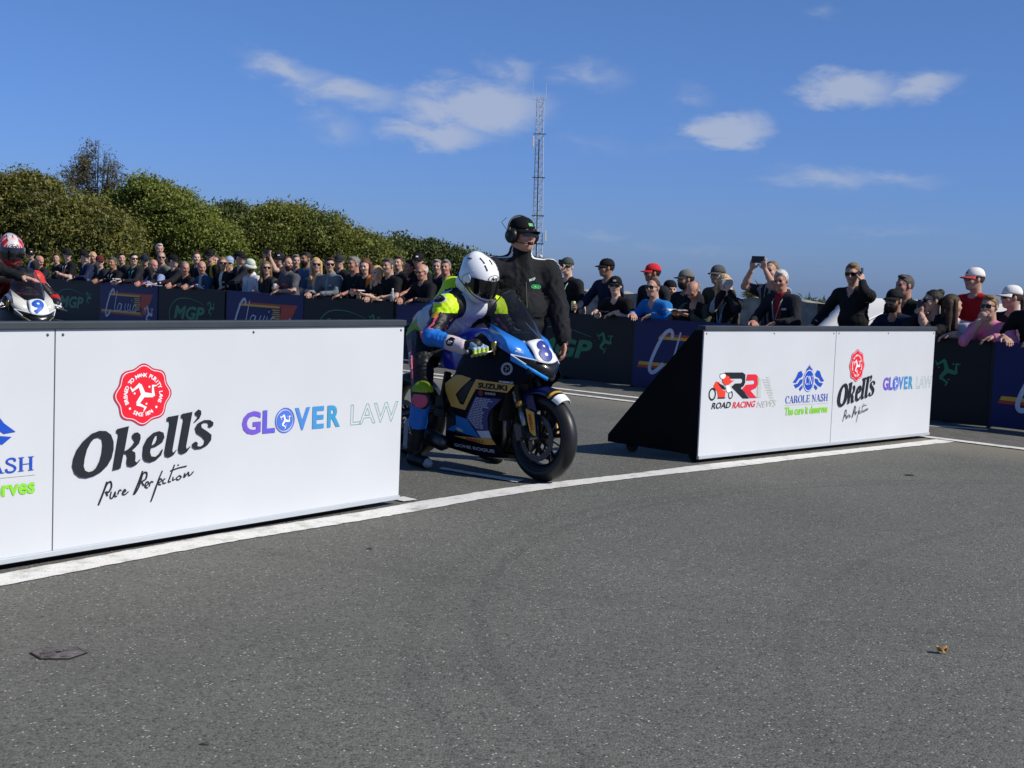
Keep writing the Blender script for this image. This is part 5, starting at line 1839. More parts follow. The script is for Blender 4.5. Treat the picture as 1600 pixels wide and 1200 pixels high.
    if o.get('lanyard'):
        q = neck + fwd * .02
        tip = neck - sp * .33 + fwd * (.155 * g)
        lm = cloth(o['lanyard'])
        for s in (-1, 1):
            MB().tube([q + lt * .068 * s + sp * .02, q + lt * .06 * s - sp * .06 + fwd * .10, tip + lt * .02 * s + sp * .10, tip], .0065, 5).build('lanyard_strap', lm, root)
        a, b = tip - sp * .11, tip
        MB().box(tuple((a + b) / 2 + fwd * .004), (.003, .038, .055), Matrix(M3.tolist())).build('lanyard_badge', ink('b9c7c2'), root)
    if o.get('print'):
        pm, pw, pz0, pz1 = o['print']
        bv = BVHTree.FromPolygons([tuple(v) for v in Vb], [tuple(q) for q in Qb])
        grid = []
        for i in range(5):
            row = []
            for j in range(9):
                p = neck + lt * (pw * (j / 4 - 1)) - sp * (pz0 + (pz1 - pz0) * i / 4) + fwd * .5
                hit = bv.ray_cast(Vector(p), Vector(-fwd), 1.)[0]
                row.append(tuple((np3(hit) if hit else p - fwd * .36) + fwd * .004))
            grid.append(row)
        MB().grid(grid).build('printed_logo', ink(pm), root)
    if o.get('badge'):
        bv = BVHTree.FromPolygons([tuple(v) for v in Vb], [tuple(q) for q in Qb])
        gr = []
        for i in range(3):
            row = []
            for j in range(4):
                p = neck + lt * (.065 + .018 * j) - sp * (.13 + .012 * i) + fwd * .5
                hit = bv.ray_cast(Vector(p), Vector(-fwd), 1.)[0]
                row.append(tuple((np3(hit) if hit else p - fwd * .36) + fwd * .004))
            gr.append(row)
        MB().grid(gr).build('printed_logo', ink(o['badge']), root)
    if o.get('zip'):
        bv = BVHTree.FromPolygons([tuple(v) for v in Vb], [tuple(q) for q in Qb])
        pts = []
        for i in range(9):
            hit = bv.ray_cast(Vector(neck - sp * (.03 + .045 * i) + fwd * .5), Vector(-fwd), 1.)[0]
            if hit: pts.append(tuple(np3(hit) + fwd * .002))
        if len(pts) > 2: MB().tube(pts, .0045, 5).build('zip', cloth(o['zip']), root)
    root['_h'] = 0
    del root['_h']
    return root, hands, (Vb, Qb)


def decal(bv, flat, o, xd, yd, off=.004):
    """lay a Flat on a surface by projecting it along its normal"""
    o, xd, yd = np3(o), np3(xd), np3(yd)
    xd /= np.linalg.norm(xd)
    yd = yd - xd * (yd @ xd)
    yd /= np.linalg.norm(yd)
    n = np.cross(xd, yd)

    def fn(x, y, h):
        p = o + xd * x + yd * y
        hit = bv.ray_cast(Vector(p + n * .25), Vector(-n), .5)[0]
        return tuple((np3(hit) if hit else p) + n * (off + h))
    return fn


# ---------------------------------------------------------------- helmets
def helmet(c, Rm, parent, shellm, lab, visor_m, text=None, res=.0045):
    T = lambda *p: c + Rm @ np3(p)
    pr = [ell((-.008, 0, .022), (.152, .127, .142), 's', .05), ell((.062, 0, -.068), (.102, .10, .09), 's', .07), cone((-.06, -.05, -.09), (-.06, .05, -.09), .065, .065, 's', .06), cone((-.10, 0, .10), (-.15, 0, .055), .045, .03, 's', .06)]
    V, Q, _, cc = sdf_mesh(pr, res, cut=lambda X, Y, Z: (-.135 - .25 * (X - .05)) - Z)
    az_, zz = np.arctan2(cc[:, 1], cc[:, 0] + .02), cc[:, 2]
    port = (np.abs(az_) < R(74)) & (zz > -.055 + .012 * np.abs(az_)) & (zz < .052 - .022 * np.abs(az_) ** 2) & (cc[:, 0] > -.02)
    lb = np.where(port, 'port', lab(cc) if callable(lab) else np.array([lab] * len(cc)))
    W_ = c + V @ Rm.T
    hm = mesh_from('helmet', [(W_, Q, lb.astype(str))], dict(shellm, port=mat('eyeport', (.004, .004, .004), .6)), parent)
    # visor: the same surface over the eye port, a little larger and proud of the shell
    big = (np.abs(az_) < R(80)) & (zz > -.066 + .012 * np.abs(az_)) & (zz < .064 - .022 * np.abs(az_) ** 2) & (cc[:, 0] > -.035)
    q = Q[big]
    used = np.unique(q)
    lut = -np.ones(len(V), np.int64)
    lut[used] = np.arange(len(used))
    Vv = V[used]
    nrm = Vv - np.array([-.02, 0, -.01])
    nrm /= np.linalg.norm(nrm, axis=1)[:, None]
    mesh_from('visor', [(c + (Vv + nrm * .006) @ Rm.T, lut[q], np.array(['v'] * len(q)))], {'v': visor_m}, hm)
    bvh = BVHTree.FromPolygons([tuple(v) for v in W_], [tuple(k) for k in Q])

    def onshell(x, y, z, lift=.002):
        o_ = np3((-.01, 0, .01))
        d_ = np3((x, y, z)) - o_
        d_ /= np.linalg.norm(d_)
        hit = bvh.ray_cast(Vector(c + Rm @ (o_ + d_ * .4)), Vector(-(Rm @ d_)))[0]
        return tuple(np3(hit) + Rm @ d_ * lift) if hit else tuple(c + Rm @ (o_ + d_ * .15))
    vg = mat('vent_dark', (.05, .05, .055), .4)
    for pts in ([(.09, -.055, .12), (.05, -.058, .14)], [(.09, .055, .12), (.05, .058, .14)], [(.035, -.05, .14), (-.02, -.05, .15)], [(.035, .05, .14), (-.02, .05, .15)], [(.06, 0, .15), (.02, 0, .16)], [(-.06, -.07, .11), (-.09, -.065, .09)]):
        MB().tube([onshell(*p) for p in pts], [(.006, .004)] * 2, 8).build('vent', vg, hm, smooth=True)
    for s in (-1, 1):
        MB().tube([onshell(.02 - .02 * k, s * .1, .075 - .028 * k, .0015) for k in range(4)] + [onshell(-.03 + .03 * k, s * .12, -.03 - .03 * k, .0015) for k in range(3)], .0022, 6).build('side_pod_line', mat('seam_grey', (.4, .4, .41), .4), hm, smooth=True)
    MB().tube([onshell(.3 * math.cos(a), .25 * math.sin(a), -.115 - .06 * math.cos(a), .001) for a in [2 * math.pi * k / 40 for k in range(41)]], .004, 6).build('edge_trim', BK['blackm'], hm, smooth=True)
    MB().tube([T(.160, -.028, -.098), T(.166, 0, -.098), T(.160, .028, -.098)], [(.005, .007)] * 3, 8).build('chin_vent', BK['blackm'], hm)
    for s in (-1, 1):
        MB().lathe([(0, .006), (.026, .005), (.032, 0)], T(.012, s * .129, .01), Rm @ np3((0, s, 0)), 20).build('visor_pivot', shellm[list(shellm)[0]], hm, smooth=True)
    if text:
        bv = BVHTree.FromPolygons([tuple(v) for v in W_], [tuple(k) for k in Q])
        f1 = F_ellipse(0, 0, .052, .027, 32, .9)
        f2 = F_text('Arai', 1, .03, .25).fit(-.036, .036, -.013, .015)
        o = T(.142, 0, .083)
        n_ = Rm @ np3((.86, 0, .5))
        xd, yd = Rm @ np3((0, 1, 0)), Rm @ np3((-.5, 0, .86))
        if text == 2: put(F_ellipse(0, 0, .052, .027, 32), decal(bv, None, o, xd, yd, .002), 'printed_oval', ink('d8c23a'), hm)
        put(subdivide_flat(f1, .02), decal(bv, None, o, xd, yd), 'printed_oval', ink('17181b'), hm)
        put(subdivide_flat(f2, .02), decal(bv, None, o, xd, yd), 'printed_lettering', ink('17181b'), hm)
    return hm


# ---------------------------------------------------------------- riders
def rider(loc, rz, label, mats, helm, full, hp=(0., 0., 0.)):
    root = empty('person', loc, rz, label, 'person', 'riders astride their motorcycles')
    f = .004
    pitch = R(38)
    M3 = rotm(0, pitch, 0)
    B = [ell((-1.235, 0, .915), (.15, .185, .14), 'hipc', .05, None, f), ell((-1.13, 0, 1.015), (.15, .178, .17), 'torso', .06, M3, f), ell((-.965, 0, 1.10), (.145, .192, .18), 'torso', .06, M3, f), cone((-.81, -.165, 1.15), (-.81, .165, 1.15), .088, .088, 'torso', .06),
         cone((-.86, 0, 1.16), (-.76, 0, 1.27), .078, .066, 'neck', .05), cone((-1.10, 0, 1.19), (-1.0, 0, 1.285), .055, .066, 'hump', .05), cone((-1.0, 0, 1.285), (-.965, 0, 1.30), .066, .05, 'hump', .03)]
    blocks = []
    for s in (-1, 1):
        S, E_, W_ = np3((-.795, s * .22, 1.14)), np3((-.735, s * .40, .935)), np3((-.475, s * .34, .882))
        B += [ell(S + np3((0, s * .012, .0)), (.088, .085, .092), 'shoulder', .03, None, f), cone(S, E_, .072, .056, 'uparm', .03, f), ell(E_, (.062, .06, .062), 'forearm', .03), cone(E_, W_, .06, .046, 'forearm', .02, f), cone(E_ + (W_ - E_) * .62, W_, .054, .05, 'cuff', .01)]
        hp_ = [cone(W_, (-.375, s * .30, .905), .038, .038, 'glove', .02), ell((-.385, s * .30, .90), (.04, .05, .025), 'knuck', .02, rotm(-s * R(25), R(15), 0))]
        for q, y in enumerate((.255, .282, .309, .336)):
            x = -.335 - (y - .235) * .42
            z = .897 - (y - .235) * .20
            hp_ += [cone((x - .022, s * y, z + .004), (x + .024, s * y, z - .008), .0125, .0125, 'knuck', .008), cone((x + .024, s * y, z - .008), (x + .028, s * y, z - .036), .0125, .0115, 'fingers', .006), cone((x + .028, s * y, z - .036), (x + .002, s * y, z - .052), .0115, .010, 'fingers', .006)]
        hp_ += [cone((-.395, s * .265, .88), (-.36, s * .24, .86), .016, .013, 'glove', .012), cone((-.36, s * .24, .86), (-.325, s * .245, .855), .013, .011, 'fingers', .006)]
        V, Q, lb, c = sdf_mesh(hp_, .006)
        blocks.append((V, Q, lb))
        hj, kn, an = np3((-1.2, s * .11, .87)), np3((-.89, s * .335, .535)), np3((-.955, s * .34, .13))
        B += [cone(hj, kn, .102, .07, 'thigh', .04, f), ell(kn, (.074, .07, .08), 'knee', .03), cone(kn, an + (kn - an) * .42, .07, .062, 'shin', .02, f), cone(an + (kn - an) * .5, an, .062, .05, 'boot', .01, .0015), cone(an + np3((-.015, 0, -.075)), an + np3((.13, 0, -.085)), .046, .040, 'boot', .03), cone(an + np3((.13, 0, -.085)), an + np3((.165, 0, -.09)), .038, .03, 'boottoe', .02),
              cone(an + np3((-.045, s * .02, .18)), an + np3((-.05, s * .02, .02)), .03, .035, 'bootgrey', .015)]
    V, Q, lb, c = sdf_mesh(B, .0095 if full else .014)
    lb = lb.astype(object)
    sp = np3((.42, 0, .34))
    sp /= np.linalg.norm(sp)
    up = np3((-.34, 0, .42))
    up /= np.linalg.norm(up)
    r0 = c - np3((-1.22, 0, .92))
    t, h = r0 @ sp, r0 @ up
    ay = np.abs(c[:, 1])
    T_ = (lb == 'torso') | (lb == 'hipc') | (lb == 'hump')
    tor = lb == 'torso'
    lb[tor] = 'white'
    lb[tor & (h < -.02 + .2 * (t - .2)) & (ay > .08)] = 'blue'
    lb[tor & (t > .24) & (t < .46) & (h < .05) & (ay > .11)] = 'black'
    lb[tor & (h > .085) & (t < .36) & (ay < .12)] = 'blue'
    lb[tor & (t > .44) & (h < .09)] = 'black'
    lb[tor & (h > .09) & (t > .38)] = 'navy'
    lb[tor & (ay < .1) & (h < -.03)] = 'white'
    hc = lb == 'hipc'
    lb[hc] = np.where((c[hc, 2] > .88) & (t[hc] > -.16), 'fluo2', 'black')
    lb[tor & (t < .09)] = 'fluo2'
    lb[lb == 'hump'] = 'fluo'
    lb[lb == 'neck'] = 'black'
    lb[lb == 'shoulder'] = np.where(c[lb == 'shoulder', 2] > 1.10, 'fluo', 'black')
    ua = lb == 'uparm'
    q = c[ua]
    lb[ua] = np.where(q[:, 2] > 1.105, 'fluo', np.where((q[:, 2] > 1.065) & (q[:, 0] < -.74), 'orange', np.where((q[:, 0] > -.745 + .2 * (1.05 - q[:, 2])) & (q[:, 0] < -.728 + .2 * (1.05 - q[:, 2])), 'pink', 'black')))
    fa = lb == 'forearm'
    q = c[fa]
    lb[fa] = np.where((q[:, 2] > .99) & (q[:, 0] > -.725), 'pink', 'blue')
    th = lb == 'thigh'
    q = c[th]
    lb[th] = np.where(q[:, 0] + .6 * q[:, 2] < -.60, 'grey', 'black')
    kn_ = lb == 'knee'
    q = c[kn_]
    lb[kn_] = np.where(q[:, 2] > .545, 'fluo2', 'black')
    lb[lb == 'shin'] = np.where(c[lb == 'shin', 2] > .47, 'black', 'blue')
    blocks.insert(0, (V, Q, lb.astype(str)))
    body = mesh_from('body', blocks, mats, root)
    bv = BVHTree.FromPolygons([tuple(v) for v in V], [tuple(k) for k in Q])
    for s in (-1, 1):
        MB().lathe([(0, .03), (.04, .028), (.056, .016), (.06, 0)], (-.862, s * .378, .485), (.5, s * .87, 0), 24).build('knee_slider', mats['pink'], root, smooth=True)
        MB().lathe([(0, .002), (.07, .0), (.075, -.012)], (-.86, s * .378, .49), (.5, s * .87, 0), 24).build('slider_pad', mats['black'], root, smooth=True)
        MB().tube([(-.775, s * .452, .965), (-.755, s * .458, .925)], [(.016, .010), (.016, .010)], 10).build('elbow_slider', mats['pink'], root, smooth=True)
    if full:
        MB().tube([(-1.17, -.225, .885), (-1.05, -.315, .74), (-.96, -.375, .625)], [(.006, .004)] * 3, 6).build('pink_piping', mats['pink'], root, smooth=True)
        n_out = np3((-.05, -.85, .5))
        xd = np3((1, -.06, 0.))
        yd = np.cross(n_out, xd)
        oS = np3((-.795, -.285, 1.19))
        put(subdivide_flat(F_ellipse(0, 0, .062, .04, 28), .03), decal(bv, None, oS, xd, yd, .004), 'shoulder_cup', mats['white'], root, stuff=False)
        put(subdivide_flat(F_ellipse(0, 0, .054, .033, 28), .03), decal(bv, None, oS, xd, yd, .0065), 'shoulder_cup', mats['black'], root, stuff=False)
        put(F_text('RST', 1, .03, .3).fit(-.03, .03, -.01, .012), decal(bv, None, oS, xd, yd, .009), 'printed_lettering', ink('a9adb2'), root)
        put(subdivide_flat(F_text('RST', 1, .03, .25).fit(-.11, .11, -.022, .026), .04), decal(bv, None, (-1.09, -.30, .73), (.62, -.3, -.72), (.75, 0, .62), .005), 'printed_lettering', ink('c9ccd0'), root)
        put(F_text('RST', 1, .03, .2).fit(-.045, .045, -.010, .012), decal(bv, None, (-.945, -.40, .27), (.3, 0, -.95), (.95, 0, .3), .004), 'printed_lettering', ink('b4b7bb'), root)
        gb = BVHTree.FromPolygons([tuple(v) for v in blocks[1][0]], [tuple(k) for k in blocks[1][1]])
        put(subdivide_flat(F_ellipse(0, 0, .03, .02, 20), .02), decal(bv, None, (-.53, -.375, .93), (.9, .2, -.2), (.2, -.5, .8), .004), 'glove_panel', mats['black'], root, stuff=False)
        put(F_text('RST', 1, .03, .2).fit(-.018, .018, -.006, .008), decal(bv, None, (-.53, -.375, .93), (.9, .2, -.2), (.2, -.5, .8), .0065), 'printed_lettering', ink('c9ccd0'), root)
    helm(root)
    return root


lea = lambda h, r_=.5: mat('leather_' + h, hexlin(h), r_, spec=.4, var=.1, vscale=14, bump=.2, bscale=70)
SUIT8 = dict(white=lea('c6c9ce'), black=lea('0e0f12'), blue=lea('1f6fc4'), navy=lea('1a2556'), fluo=lea('c6ea1e'), fluo2=lea('8fa61c'), orange=lea('d99a1c'), pink=lea('d05a78'), grey=lea('4b4d50'), boot=lea('101114'), bootgrey=lea('8c8f94'), boottoe=lea('9a9da0'),
             cuff=lea('c4b6bc'), glove=lea('16171a'), knuck=lea('8aa9bd'), fingers=lea('b9cf4a'), white_=lea('c6c9ce'))
VIS = mat('dark_visor', (.005, .005, .006), .06, spec=.7, coat=.5)
WSH = mat('helmet_white', hexlin('eceef0'), .2, spec=.5, coat=.4)
rider(BIKE8, RZ8, 'bent-over rider in white, blue and fluorescent yellow leathers with a white helmet', SUIT8,
      lambda r_: helmet(np3((-.715, 0, 1.35)), rotm(R(6), R(31), R(4)), r_, {'w': WSH}, 'w', VIS, 1), True)
SUIT9 = dict(SUIT8, white=lea('15161a'), blue=lea('a8241c'), navy=lea('15161a'), fluo=lea('c2362a'), fluo2=lea('b9bbbd'), orange=lea('b9bbbd'), pink=lea('7d1f18'), cuff=lea('1b1c20'), knuck=lea('c2c4c6'), fingers=lea('16171a'))


def h9(c):
    k = np.sin(9 * c[:, 0] / .1 + 5) * np.sin(60 * np.abs(c[:, 1]) + 30 * c[:, 2])
    return np.where((k > .35) & (c[:, 2] > .0), 'p', np.where((np.abs(c[:, 1]) < .06) & (c[:, 2] > .04), 'w', 'r'))


rider(BIKE9, RZ9, 'rider in black and red leathers with a red and white helmet, far left', SUIT9,
      lambda r_: helmet(np3((-.80, -.03, 1.43)), rotm(R(-6), R(16), 0), r_, {'w': mat('helmet_silver', hexlin('c9c5c2'), .25, coat=.4), 'r': mat('helmet_red', hexlin('b8202a'), .25, coat=.4), 'p': mat('helmet_pink', hexlin('d9a3a6'), .25, coat=.4)}, h9, VIS, 2, .006), False)


# ---------------------------------------------------------------- officials
def stand(hz, s=1., lean=.02, feet=.11):
    """joints of a standing figure whose head centre is hz metres up"""
    d = dict(hip=np3((0, 0, .93 * s)), neck=np3((lean, 0, hz - .205)), head=np3((lean + .045, 0, hz)))
    for S, q in (('L', 1), ('R', -1)):
        d['kn' + S] = np3((.03, q * feet, .50 * s))
        d['an' + S] = np3((-.02, q * feet, .09))
        d['wr' + S] = np3((.10, q * .30, .84 * s))
        d['hd' + S] = np3((.25, 0, -1.))
        d['pole' + S] = np3((-.8, q * .6, 0))
    return d


sk = stand(1.695, 1.03)
mp = from_px(813, 368, 10.15)
sk['head'][2] = mp.z
sk['neck'] = np3((.02, 0, mp.z - .168))
yaw = R(-90 + 14)
sk['hrot'] = (R(26), R(-2), 0)
sk['wrL'] = np3((.22, .325, .84))
sk['wrR'] = np3((.16, -.33, .86))
ofm = dict(top=cloth('1d1e21'), leg=cloth('131416'), shoe=lea('0e0f10'), skin=SKIN['ruddy'])


def stripes(c, lb, neck, fwd, lt, sp):
    r_ = c - neck
    l_, u_, f_ = r_ @ lt, r_ @ sp, r_ @ fwd
    lb[(lb == 'top') & (np.abs(l_) > .07) & (np.abs(f_ - .045 + .12 * (np.abs(l_) - .1)) < .008) & (u_ > -.15)] = 'stripe'
    return lb


ofm['stripe'] = cloth('cfd0cc')
ofm['inner'] = cloth('0c0d10')
root, hands, (Vb, Qb) = figure('official in a black jacket, cap, headset and sunglasses standing behind the motorcycle', (mp.x, mp.y, 0), yaw, sk, ofm,
                               dict(girth=1.44, shw=.222, arm=1.36, drop=.085, tall_collar=True, res=.0115, headres=.006, hres=.006, hair=('short', 'dgrey'), cap=('0f1012', None, 'cap', '4fa36a'), glasses=True, matfn=stripes, fold=.0055, open=.035, jowl=.008, zfine=.6))
H, Rm = sk['head'], rotm(*sk['hrot'])
T = lambda *p: tuple(H + Rm @ np3(p))
for s in (-1, 1):
    e = MB().lathe([(0, .056), (.040, .052), (.055, .034), (.057, .006), (.048, 0), (0, 0)], T(-.005, s * .078, -.006), Rm @ np3((0, s, 0)), 20).build('ear_defender', mat('headset_black', (.008, .008, .009), .4), root, smooth=True)
    MB().box(T(.004, s * .126, .03), (.008, .003, .022), Matrix(Rm.tolist())).build('ear_defender_clip', BK['gold'], e, bevel=.002)
MB().tube([T(-.012 - .02 * math.sin(a), .128 * math.cos(a), .02 + .125 * math.sin(a)) for a in [math.pi * k / 14 for k in range(15)]], .006, 8).build('headset_band', mat('headset_black', (.008, .008, .009)), root, smooth=True)
MB().tube([T(-.03, -.12, .03), T(-.06, -.15, .09), T(-.03, -.125, .125)], .0025, 6).build('headset_cable', mat('headset_black', (.008, .008, .009)), root, smooth=True)
MB().tube([T(.02, -.115, -.045), T(.08, -.075, -.06), T(.112, -.03, -.062)], .004, 6).build('microphone_boom', mat('headset_black', (.008, .008, .009)), root, smooth=True)
MB().tube([T(.108, -.035, -.062), T(.118, -.004, -.062)], [.012, .013], 10).build('microphone', mat('headset_black', (.008, .008, .009)), root, smooth=True)
bv = BVHTree.FromPolygons([tuple(v) for v in Vb], [tuple(k) for k in Qb])
nk = sk['neck']
put(subdivide_flat(F_ellipse(0, 0, .042, .017, 24, .82) + F_text('MGP', 1, .04, .2).fit(-.026, .03, -.011, .010).lift(.001), .02), decal(bv, None, nk + np3((.2, .105, -.20)), (0, 1, 0), (0, 0, 1)), 'printed_logo', ink('3fae68'), root)
put(subdivide_flat(F_text('MGP', 1, .03, .2).fit(-.026, .026, -.008, .010), .02), decal(bv, None, nk + np3((.2, .07, -.15)), (0, 1, .3), (0, -.3, 1)), 'printed_logo', ink('b9d6c4'), root)
MB().tube([tuple(nk + np3((.165, .01, -.17))), tuple(nk + np3((.225, .01, -.36))), tuple(nk + np3((.215, .01, -.52)))], .004, 6).build('zip', BK['blackm'], root)
w_ = hands['L']
wv = hands['wL']
MB().lathe([(.030, -.012), (.035, -.010), (.035, .010), (.030, .012)], tuple(wv + np3((.005, 0, -.01))), (.2, 0, -1), 20, closed=True).build('watch_strap', BK['blackm'], root, smooth=True)
MB().lathe([(0, .012), (.02, .012), (.023, .0)], tuple(wv + np3((.027, .02, -.01))), (.7, .7, .1), 18).build('watch_case', BK['chrome'], root)

# second official at the left edge, one arm stretched to the windscreen of the number 9 bike
p0 = from_px(-62, 400, 13.2)
hp = from_px(66, 441, 12.95)
yaw = R(80)
sk = stand(1.66)
p0 = hp - Vector((.84, .05, 0))
p0.z = 0
sk['wrR'] = np3((.10, -.735, hp.z + .01))
sk['hdR'] = np3((.05, -1, -.12))
sk['hnR'] = np3((0, -.1, -1))
sk['poleR'] = np3((-.2, 0, -.9))
sk['curlR'] = .18
figure('official in a black jacket with one arm stretched to the number 9 screen, left edge', (p0.x, p0.y, 0), yaw, sk, dict(top=cloth('17181b'), leg=cloth('131416'), shoe=lea('0e0f10'), skin=SKIN['mid']),
       dict(girth=1.15, hair=('short', 'dgrey'), res=.013, hres=.0065))

# ================================================================ THE CROWD BEHIND THE FENCE
FN = Vector((-.729, -.685, 0))          # towards the track


def behind(px, py, off):
    d = fw + cr * ((px - 800) / FPX) + cu * ((600 - py) / FPX)
    n = Vector((.729, .685, 0))
    t = (Vector((0, FA, 0)).dot(n) + off) / d.dot(n)
    return Vector((0, 0, EYE)) + d * t


HANDS = {}


def spectator(px, py, off, gaze, pose, top, label, hair_=None, cap_=None, gl=None, skin='mid', sleeve='long', body=None, pitch=0., **ex):
    Hw = behind(px, py, off)
    tocam = math.atan2(-Hw.y, -Hw.x)
    gz = tocam + R(gaze)
    by = math.atan2(FN.y, FN.x) + R(ex.get('turn', 0)) if body is None else tocam + R(body)
    fwd = Vector((math.cos(by), math.sin(by), 0))
    s = ex.get('s', 1.)
    nz = Hw.z - .188
    lean = ex.get('lean', .07)
    hipz = min(1.02, nz - math.sqrt(.53 ** 2 - lean ** 2))
    base = Vector((Hw.x, Hw.y, 0)) - fwd * (lean + .045)
    D = (fence_pt(0) - base).dot(FN) / max(.3, fwd.dot(FN))
    sk = dict(hip=np3((0, 0, hipz)), neck=np3((lean, 0, nz)), head=np3((lean + .045, 0, Hw.z)), hrot=(gz - by, R(pitch), R(ex.get('tilt', 0))))
    hx = lean + .045
    for S, q in (('L', 1), ('R', -1)):
        sk['kn' + S] = np3((.04, q * .11, .5 * hipz / .93))
        sk['an' + S] = np3((-.03, q * .12, .09))
        sk['pole' + S] = np3((-.5, q * .8, -.6))
    rest = {S: (np3((min(D - .02, hx + .42), q * ex.get('spread', .17), FH + .045)), np3((.55, -q * .75, -.25)), np3((0, 0, -1))) for S, q in (('L', 1), ('R', -1))}
    ps = pose if isinstance(pose, tuple) else (pose, pose)          # (left hand, right hand)
    for S, q, w in (('L', 1, ps[0]), ('R', -1, ps[1])):
        if w == 'rest': a = rest[S]
        elif w == 'down': a = (np3((.05, q * .3, hipz - .1)), np3((.2, 0, -1)), np3((0, -q, 0)))
        elif w == 'chest': a = (np3((lean + .27, q * .07, nz - .24)), np3((.35, -q, .15)), np3((-1, 0, -.2)))
        elif w == 'cross': a = (np3((lean + .21, -q * .10, nz - .29 + .03 * q)), np3((.1, -q, .1)), np3((-1, 0, 0)))
        elif w == 'face':                     # something held up before the eyes
            g_ = np3((math.cos(gz - by), math.sin(gz - by), 0))
            a = (sk['head'] + g_ * .20 + np3((0, q * .05, -.09)), np3((.1, -q * .4, 1)), -g_)
        elif w == 'ear': a = (sk['head'] + np3((.02, q * .15, -.09)), np3((-.1, -q * .2, 1)), np3((0, -q, 0)))
        elif w == 'mouth': a = (sk['head'] + rotm(gz - by) @ np3((.14, q * .03, -.15)), np3((-.2, -q * .3, 1)), np3((-1, 0, 0)))
        elif w == 'up': a = (sk['head'] + np3((.26, q * .10, .02)), np3((.2, -q * .3, 1)), np3((-1, 0, 0)))
        elif w == 'book': a = (np3((min(D, hx + .3), q * .12, FH + .07)), np3((.7, -q * .5, .1)), np3((0, -q * .3, 1)))
        elif w == 'can': a = (np3((min(D, hx + .3), q * .24, FH + .07)), np3((.9, -q * .3, .1)), np3((0, -q, 0)))
        else: a = w
        sk['wr' + S], sk['hd' + S], sk['hn' + S] = a
        if w in ('ear', 'face', 'up', 'mouth', 'can'): sk['curl' + S] = .95
        if w in ('up', 'face', 'mouth', 'ear'): sk['pole' + S] = np3((.15, q * .6, -.9))
    m = dict(top=top if not isinstance(top, str) else cloth(top), leg=cloth(ex.get('leg', '23262e')), shoe=lea('1a1a1c'), skin=SKIN[skin])
    if 'inner' in ex: m['inner'] = cloth(ex['inner'])
    if 'glove' in ex: m['glove'] = cloth(ex['glove'])
    o = dict(sleeve=sleeve, girth=ex.get('girth', 1.06), hair=hair_, cap=cap_, glasses=gl, beard=ex.get('beard'), lanyard=ex.get('lanyard'), print=ex.get('print'), seed=int(px), group='spectators behind the fence', open=ex.get('open', .05), shw=ex.get('shw', .185), res=.0165, arm=ex.get('arm', 1.04))
    if ex.get('striped'):
        sm = cloth(ex['striped'])
        m['stripe'] = sm

        def mf(c, lb, neck, f_, l_, u_):
            r_ = c - neck
            k = ex.get('sfreq', 60)
            lb[(lb == 'top') & (np.sin(k * (r_ @ (u_ if ex.get('hor') else l_))) > ex.get('sth', .2))] = 'stripe'
            return lb
        o['matfn'] = mf
    if ex.get('patch'):
        m['patch'] = cloth(ex['patch'][0])
        pf = ex['patch'][1]

        def mf2(c, lb, neck, f_, l_, u_):
            r_ = c - neck
            lb[(lb == 'top') & pf(r_ @ f_, r_ @ l_, r_ @ u_)] = 'patch'
            return lb
        o['matfn'] = mf2
    o['crew'] = ex.get('crew', (0 if 'inner' in ex else .02 if sleeve == 'short' else .012 if int(px) % 3 else .07))
    o['ch'] = .03 if (sleeve == 'long' and int(px) % 2) else .006
    if sleeve == 'long' and 'inner' not in ex and 'patch' not in ex and int(px) % 2: o['zip'] = ('8a8c90', '5a5c60', '2a2b2e')[int(px) % 3]
    if int(px * 7) % 5 < 2 and 'print' not in ex: o['badge'] = ('b9bab6', '9a2f30', '3f7a5a', 'c9a04a', '4a6aa8')[int(px) % 5]
    root, h, _ = figure(label, (base.x, base.y, 0), by, sk, m, o)
    Mw = Matrix.Translation(base) @ Matrix.Rotation(by, 4, 'Z')
    HANDS[label] = {k: Mw @ Vector(v) for k, v in h.items()}
    HANDS[label].update(yaw=by, gaze=gz, head=Mw @ Vector(sk['head']))
    return HANDS[label]


BK_, WH_ = '1b1c20', 'c9cac8'
sp_ = spectator
# ---- left-hand crowd, left to right
sp_(48, 398, .9, 8, 'down', '2a2c2f', 'person in a grey leather jacket and white-badged black cap right of the red helmet', ('short', 'brown'), ('101114', None, 'cap', 'd8d8d8'), True, inner='cfd0d2')
sp_(62, 408, .3, 40, 'rest', '1e1f25', 'bald man in black bending his head down beside the grey leather jacket', ('fringe', 'grey'), None, None, 'ruddy', pitch=25, lean=.2)
h3 = sp_(105, 398, .35, 25, 'chest', '17181b', 'man in a black printed T-shirt and dark cap holding a camera', ('short', 'black'), ('15161a',), 'clear', 'pale', 'short', lanyard='b9c9c4', print=('8f3a38', .11, .12, .19))
sp_(132, 401, .35, 55, ('rest', 'down'), '1c2640', 'man in a navy jacket and black cap looking right', ('short', 'black'), ('15161b',), 'clear', 'pale')
sp_(145, 402, 1.1, 30, 'down', '2a2d30', 'fair-haired person half hidden behind the navy jacket', ('bob', 'blond'))
h6 = sp_(156, 409, .3, 10, 'chest', '22242a', 'person in a maroon cap and dark top wearing white gloves', ('short', 'brown'), ('5a1f26',), None, 'pale', glove='c8c8c6')
sp_(176, 411, .3, -35, 'rest', '101216', 'man with dark grey hair and a black jacket looking left', ('short', 'dgrey'), None, None, 'tan', lanyard='9fb0b8')
h8 = sp_(209, 405, .35, 20, 'rest', '1e1f25', 'man in a black and red jacket and sunglasses with a teal lanyard', ('short', 'black'), None, True, 'pale', lanyard='3f9a94', patch=('8f2a2c', lambda f, l, u: (u < -.26) & (u > -.33)))
